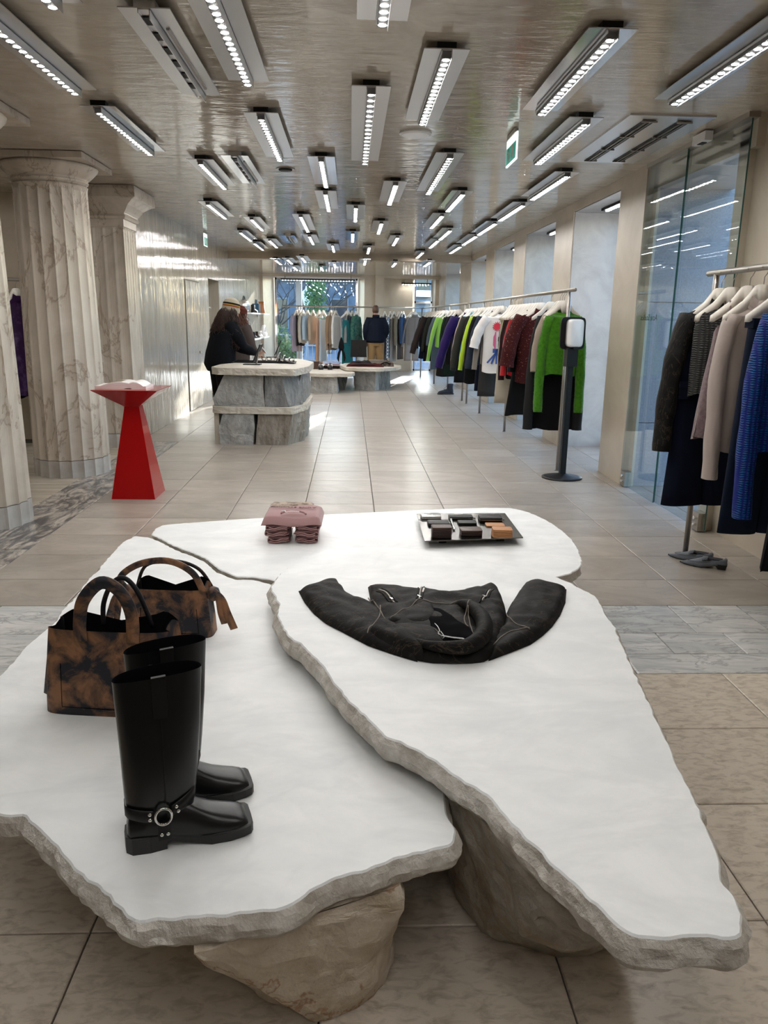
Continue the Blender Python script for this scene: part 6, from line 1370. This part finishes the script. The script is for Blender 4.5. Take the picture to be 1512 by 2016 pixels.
for s in (-1, 1): b = MB(); b.tube(smooth_path([(0, s*.15-.03, .22), (0, s*.15-.02, .33), (0, s*.15+.02, .33), (0, s*.15+.03, .22)], 4), .012, 6); b.build('handle', BB, t)
t = empty('vase', (-2.48, 22.45, 1.66), 'copper coloured vessel at the right end of the upper shelf', 'vase')
b = MB(); b.lathe([(.09, 0), (.10, .03), (.075, .16), (.07, .24), (.085, .32), (.078, .32), (.06, .24)], n=20, cap=True); b.build('vessel', mat('copper', (.35, .13, .05), .4, .3), t, True); MB().lathe([(.13, 0), (.13, .012)], n=20).build('saucer', M['white_plastic'], t)
for k, (yy, m_, lab) in enumerate(((20.6, M['leather_soft'], 'black shoe on the lower left shelf, nearer one'), (21.2, fab('dark_brown', ()), 'dark brown shoe on the lower left shelf, middle one'), (21.9, M['silver_lea'], 'silver shoe on the lower left shelf, farthest one'))): ankle_boot((-2.5, yy, 1.03), math.pi/2-.2, lab, m_, .8)
t = empty('cushion', (-2.46, 22.7, 1.03), 'white looped bag at the far end of the lower shelf', 'bag')
b = MB(); rp = [Vector((0, .28*math.cos(2*math.pi*k/24), .16+.12*math.sin(2*math.pi*k/24))) for k in range(25)]; b.tube(rp, .045, 8, cap=False); b.build('loop', M['white_plastic'], t, True); MB().bb(-.08, .08, -.2, .2, .0, .10).build('bag_body', M['white_plastic'], t)
# lettering stuck on the entrance glass, read from outside (mirrored in here)
M['vinyl'] = mat('black_vinyl', (.01, .01, .012), .5)
for yy, z in ((7.12, 1.60), (6.05, 1.60)): 
    o = text_mesh('lettering', 'Acne Studios', .075, M['vinyl'], d, (.017 if yy < 6.5 else -.003, yy-6.5, z), (math.pi/2, 0, math.pi/2))
mb = MB()
for k in range(5): mb.bb(2.7055, 2.7065, 5.92, 5.92+[.20, .16, .19, .15, .12][k], .26-.028*k, .272-.028*k)
mb.build('opening_hours', M['vinyl'], d, world=d.location)

# ------------------------------------------------------------------ outside
M['asphalt'] = mat('street_stone', (.12, .12, .13), .8, col2=(.17, .17, .18), nscale=3, coords='w'); M['granite'] = mat('granite_wall', (.27, .25, .27), .6, col2=(.34, .32, .345), nscale=70, nmin=.35, nmax=.65, coords='w')
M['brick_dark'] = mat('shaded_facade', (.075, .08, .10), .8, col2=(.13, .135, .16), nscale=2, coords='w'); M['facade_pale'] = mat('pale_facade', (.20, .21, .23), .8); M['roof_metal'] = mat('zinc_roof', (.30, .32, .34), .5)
M['leaf'] = mat('leaf_green', (.035, .085, .022), .6, col2=(.09, .17, .05), nscale=3); M['bark'] = mat('bark', (.06, .045, .035), .9); M['fence_white'] = mat('painted_railing', (.26, .28, .31), .5); M['win_dark'] = mat('dark_window', (.02, .025, .035), .1)
struct(MB().bb(-30, 34, 25.0, 75, -.2, -.06).build('ground', M['asphalt'])); struct(MB().bb(3.42, 34, -20, 25.0, -.2, -.03).build('ground_2', M['asphalt']))
g = struct(empty('trim_3', (3.6, 7.4, 0)))
for x0, x1 in ((2.765, 3.46), (3.464, 4.3)):
    for z0, z1 in ((.0, .62), (.624, 1.74), (1.744, 2.9)): MB().bb(x0, x1, 7.34, 7.425, z0+.002, z1).build('granite_panel', M['granite'], g, world=g.location)
# back street: railing, hedges, trees, buildings
def railing(x0, x1, y_, lab):
    t = empty('street_railing', ((x0+x1)/2, y_, -.06), lab, 'railing'); c = t.location; n_ = int((x1-x0)/.16)
    for z in (.10, .62, .98): MB().bb(x0, x1, y_-.02, y_+.02, z-.02, z+.02).build('rail', M['fence_white'], t, world=c)
    b0 = None
    for k in range(n_+1):
        if b0 is None: b0 = MB().bb(-.012, .012, -.012, .012, .06, .98).build('baluster', M['fence_white'], t); o = b0
        else: o = b0.copy(); COL.objects.link(o); o.parent = t
        o.location = (x0-c.x+k*.16, 0, 0)
    b = MB()
    for k in range(n_): b.tube([(x0+.16*k+.08+.05*math.cos(a*math.pi/6), y_, .80+.05*math.sin(a*math.pi/6)) for a in range(13)], .010, 5)
    b.build('ornament_row', M['fence_white'], t, world=c)['kind'] = 'stuff'
railing(-5.5, 3.4, 28.0, 'pale ornamental railing along the street behind the back window')
def bare_tree(lab, x, y_, h_, seed):
    rnd = random.Random(seed); t = empty('bare_tree', (x, y_, -.06), lab, 'tree', 'bare trees outside the back window'); tr = MB(); br = MB()
    tr.tube([(0, 0, 0), (.05, 0, h_*.2), (0, .05, h_*.4)], [.12, .09, .075], 8)
    def grow(p, d_, l, r, depth):
        pts = [p]; q = p
        for k in range(3): d_ = (d_+Vector((rnd.uniform(-.3, .3), rnd.uniform(-.3, .3), rnd.uniform(-.15, .25)))).normalized(); q = q+d_*l/3; pts.append(q)
        br.tube(pts, [r, r*.85, r*.7, r*.5], 5)
        if depth:
            for _ in range(3): grow(pts[rnd.choice((2, 3))], (d_+Vector((rnd.uniform(-.8, .8), rnd.uniform(-.8, .8), rnd.uniform(-.2, .6)))).normalized(), l*.7, r*.55, depth-1)
    for _ in range(6): grow(Vector((0, 0, h_*rnd.uniform(.2, .42))), Vector((rnd.uniform(-1, 1), rnd.uniform(-1, 1), rnd.uniform(.3, 1))).normalized(), h_*.28, .035, 3)
    tr.build('trunk', M['bark'], t, True); br.build('branches', M['bark'], t)
bare_tree('bare tree with tangled twigs on the right half of the back window', -.2, 33.0, 5.0, 3); bare_tree('bare tree with thin twigs on the left half of the back window', -3.2, 35.0, 5.0, 8); bare_tree('bare tree in the middle distance behind the street lamp', -1.0, 37.5, 5.0, 12)
def leafy(nm, lab, x, y_, z0, rx, rz_, n_, seed, stem=True, cat='shrub', size=.05):
    rnd = random.Random(seed); t = empty(nm, (x, y_, -.06), lab, cat); lv = MB()
    for _ in range(n_):
        a, b_, r_ = rnd.uniform(0, 6.28), rnd.uniform(-1, 1), rnd.random()**.4; s_ = (1-b_*b_)**.5
        c = Vector((rx*r_*s_*math.cos(a), rx*r_*s_*math.sin(a), z0+rz_*b_*r_)); u = Vector((rnd.uniform(-1, 1), rnd.uniform(-1, 1), rnd.uniform(-1, 1))).normalized(); v = u.orthogonal().normalized(); w = size*rnd.uniform(.7, 1.4)
        lv.add([c-u*w, c+v*w*.5, c+u*w, c-v*w*.5], [(0, 1, 2, 3)])
    lv.build('foliage', M['leaf'], t)['kind'] = 'stuff'
    b = MB(); b.tube([(0, 0, 0), (.03, 0, z0*.5), (0, 0, z0)], [.05, .04, .02], 6); b.build('trunk', M['bark'], t)
leafy('ivy_tree', 'dark ivy covered tree right of the window mullion', atY(622, 590, 29.5).x, 29.5, 2.3, .42, 1.5, 1300, 4, cat='tree', size=.06)
leafy('shrub', 'green shrub at the lower left of the back window', atY(553, 640, 26.3).x, 26.3, .75, .35, .7, 700, 5); leafy('shrub', 'low green shrub beside the left jamb of the back window', atY(575, 660, 27.2).x, 27.2, .5, .4, .5, 600, 6)
t = empty('street_lamp', (atY(603, 588, 31).x, 31, -.06), 'white lantern street lamp in front of the ivy tree', 'street lamp')
MB().tube([(0, 0, 0), (0, 0, 2.05)], .04, 8).build('pole', M['fence_white'], t); b = MB(); b.lathe([(.09, 2.05), (.19, 2.55), (.20, 2.56), (.03, 2.70), (.02, 2.8)], n=6); b.build('lantern', M['white_plastic'], t)
def building(nm, lab, x0, x1, y_, h_, wm, win, band=None):
    t = empty(nm, ((x0+x1)/2, y_, -.06), lab, 'building'); c = t.location
    MB().bb(x0, x1, y_, y_+4, -.06, h_).build('wall', wm, t, world=c)
    for (a, b_, z0, z1) in win:
        f = MB().bb(a-.06, b_+.06, y_-.05, y_+.01, z0-.06, z1+.06).build('window', M['facade_pale'], t, world=c)
        MB().bb(a, b_, y_-.06, y_-.04, z0, z1).build('pane', M['win_dark'], f, world=c)
    if band: MB().bb(x0-.1, x1+.1, y_-.25, y_+.1, band[0], band[1]).build('cornice', M['facade_pale'], t, world=c)
    MB().loft([[(x0-.2, y_-.3, h_), (x1+.2, y_-.3, h_), (x1+.2, y_+4.3, h_), (x0-.2, y_+4.3, h_)], [(x0+.5, y_+1.8, h_+.35), (x1-.5, y_+1.8, h_+.35), (x1-.5, y_+2.2, h_+.35), (x0+.5, y_+2.2, h_+.35)]]).build('roof', M['roof_metal'], t, world=c)
building('street_building', 'long dark brick building across the street behind the trees', -12, 2.0, 46, 4.75, M['brick_dark'], [(-9.6+1.7*k, -8.7+1.7*k, 1.0, 2.6) for k in range(7)], (3.6, 3.9))
building('kiosk', 'low pale kiosk with zinc roof seen in the narrow back window', 2.6, 6.5, 36, 2.55, M['facade_pale'], [(2.9, 3.7, .6, 1.9), (4.0, 4.9, .6, 1.9)], (2.25, 2.4))
building('street_building', 'far pale building above the kiosk roof', 2.4, 14, 56, 5.6, M['roof_metal'], [(3.0+1.6*k, 3.9+1.6*k, 3.2, 4.6) for k in range(6)])
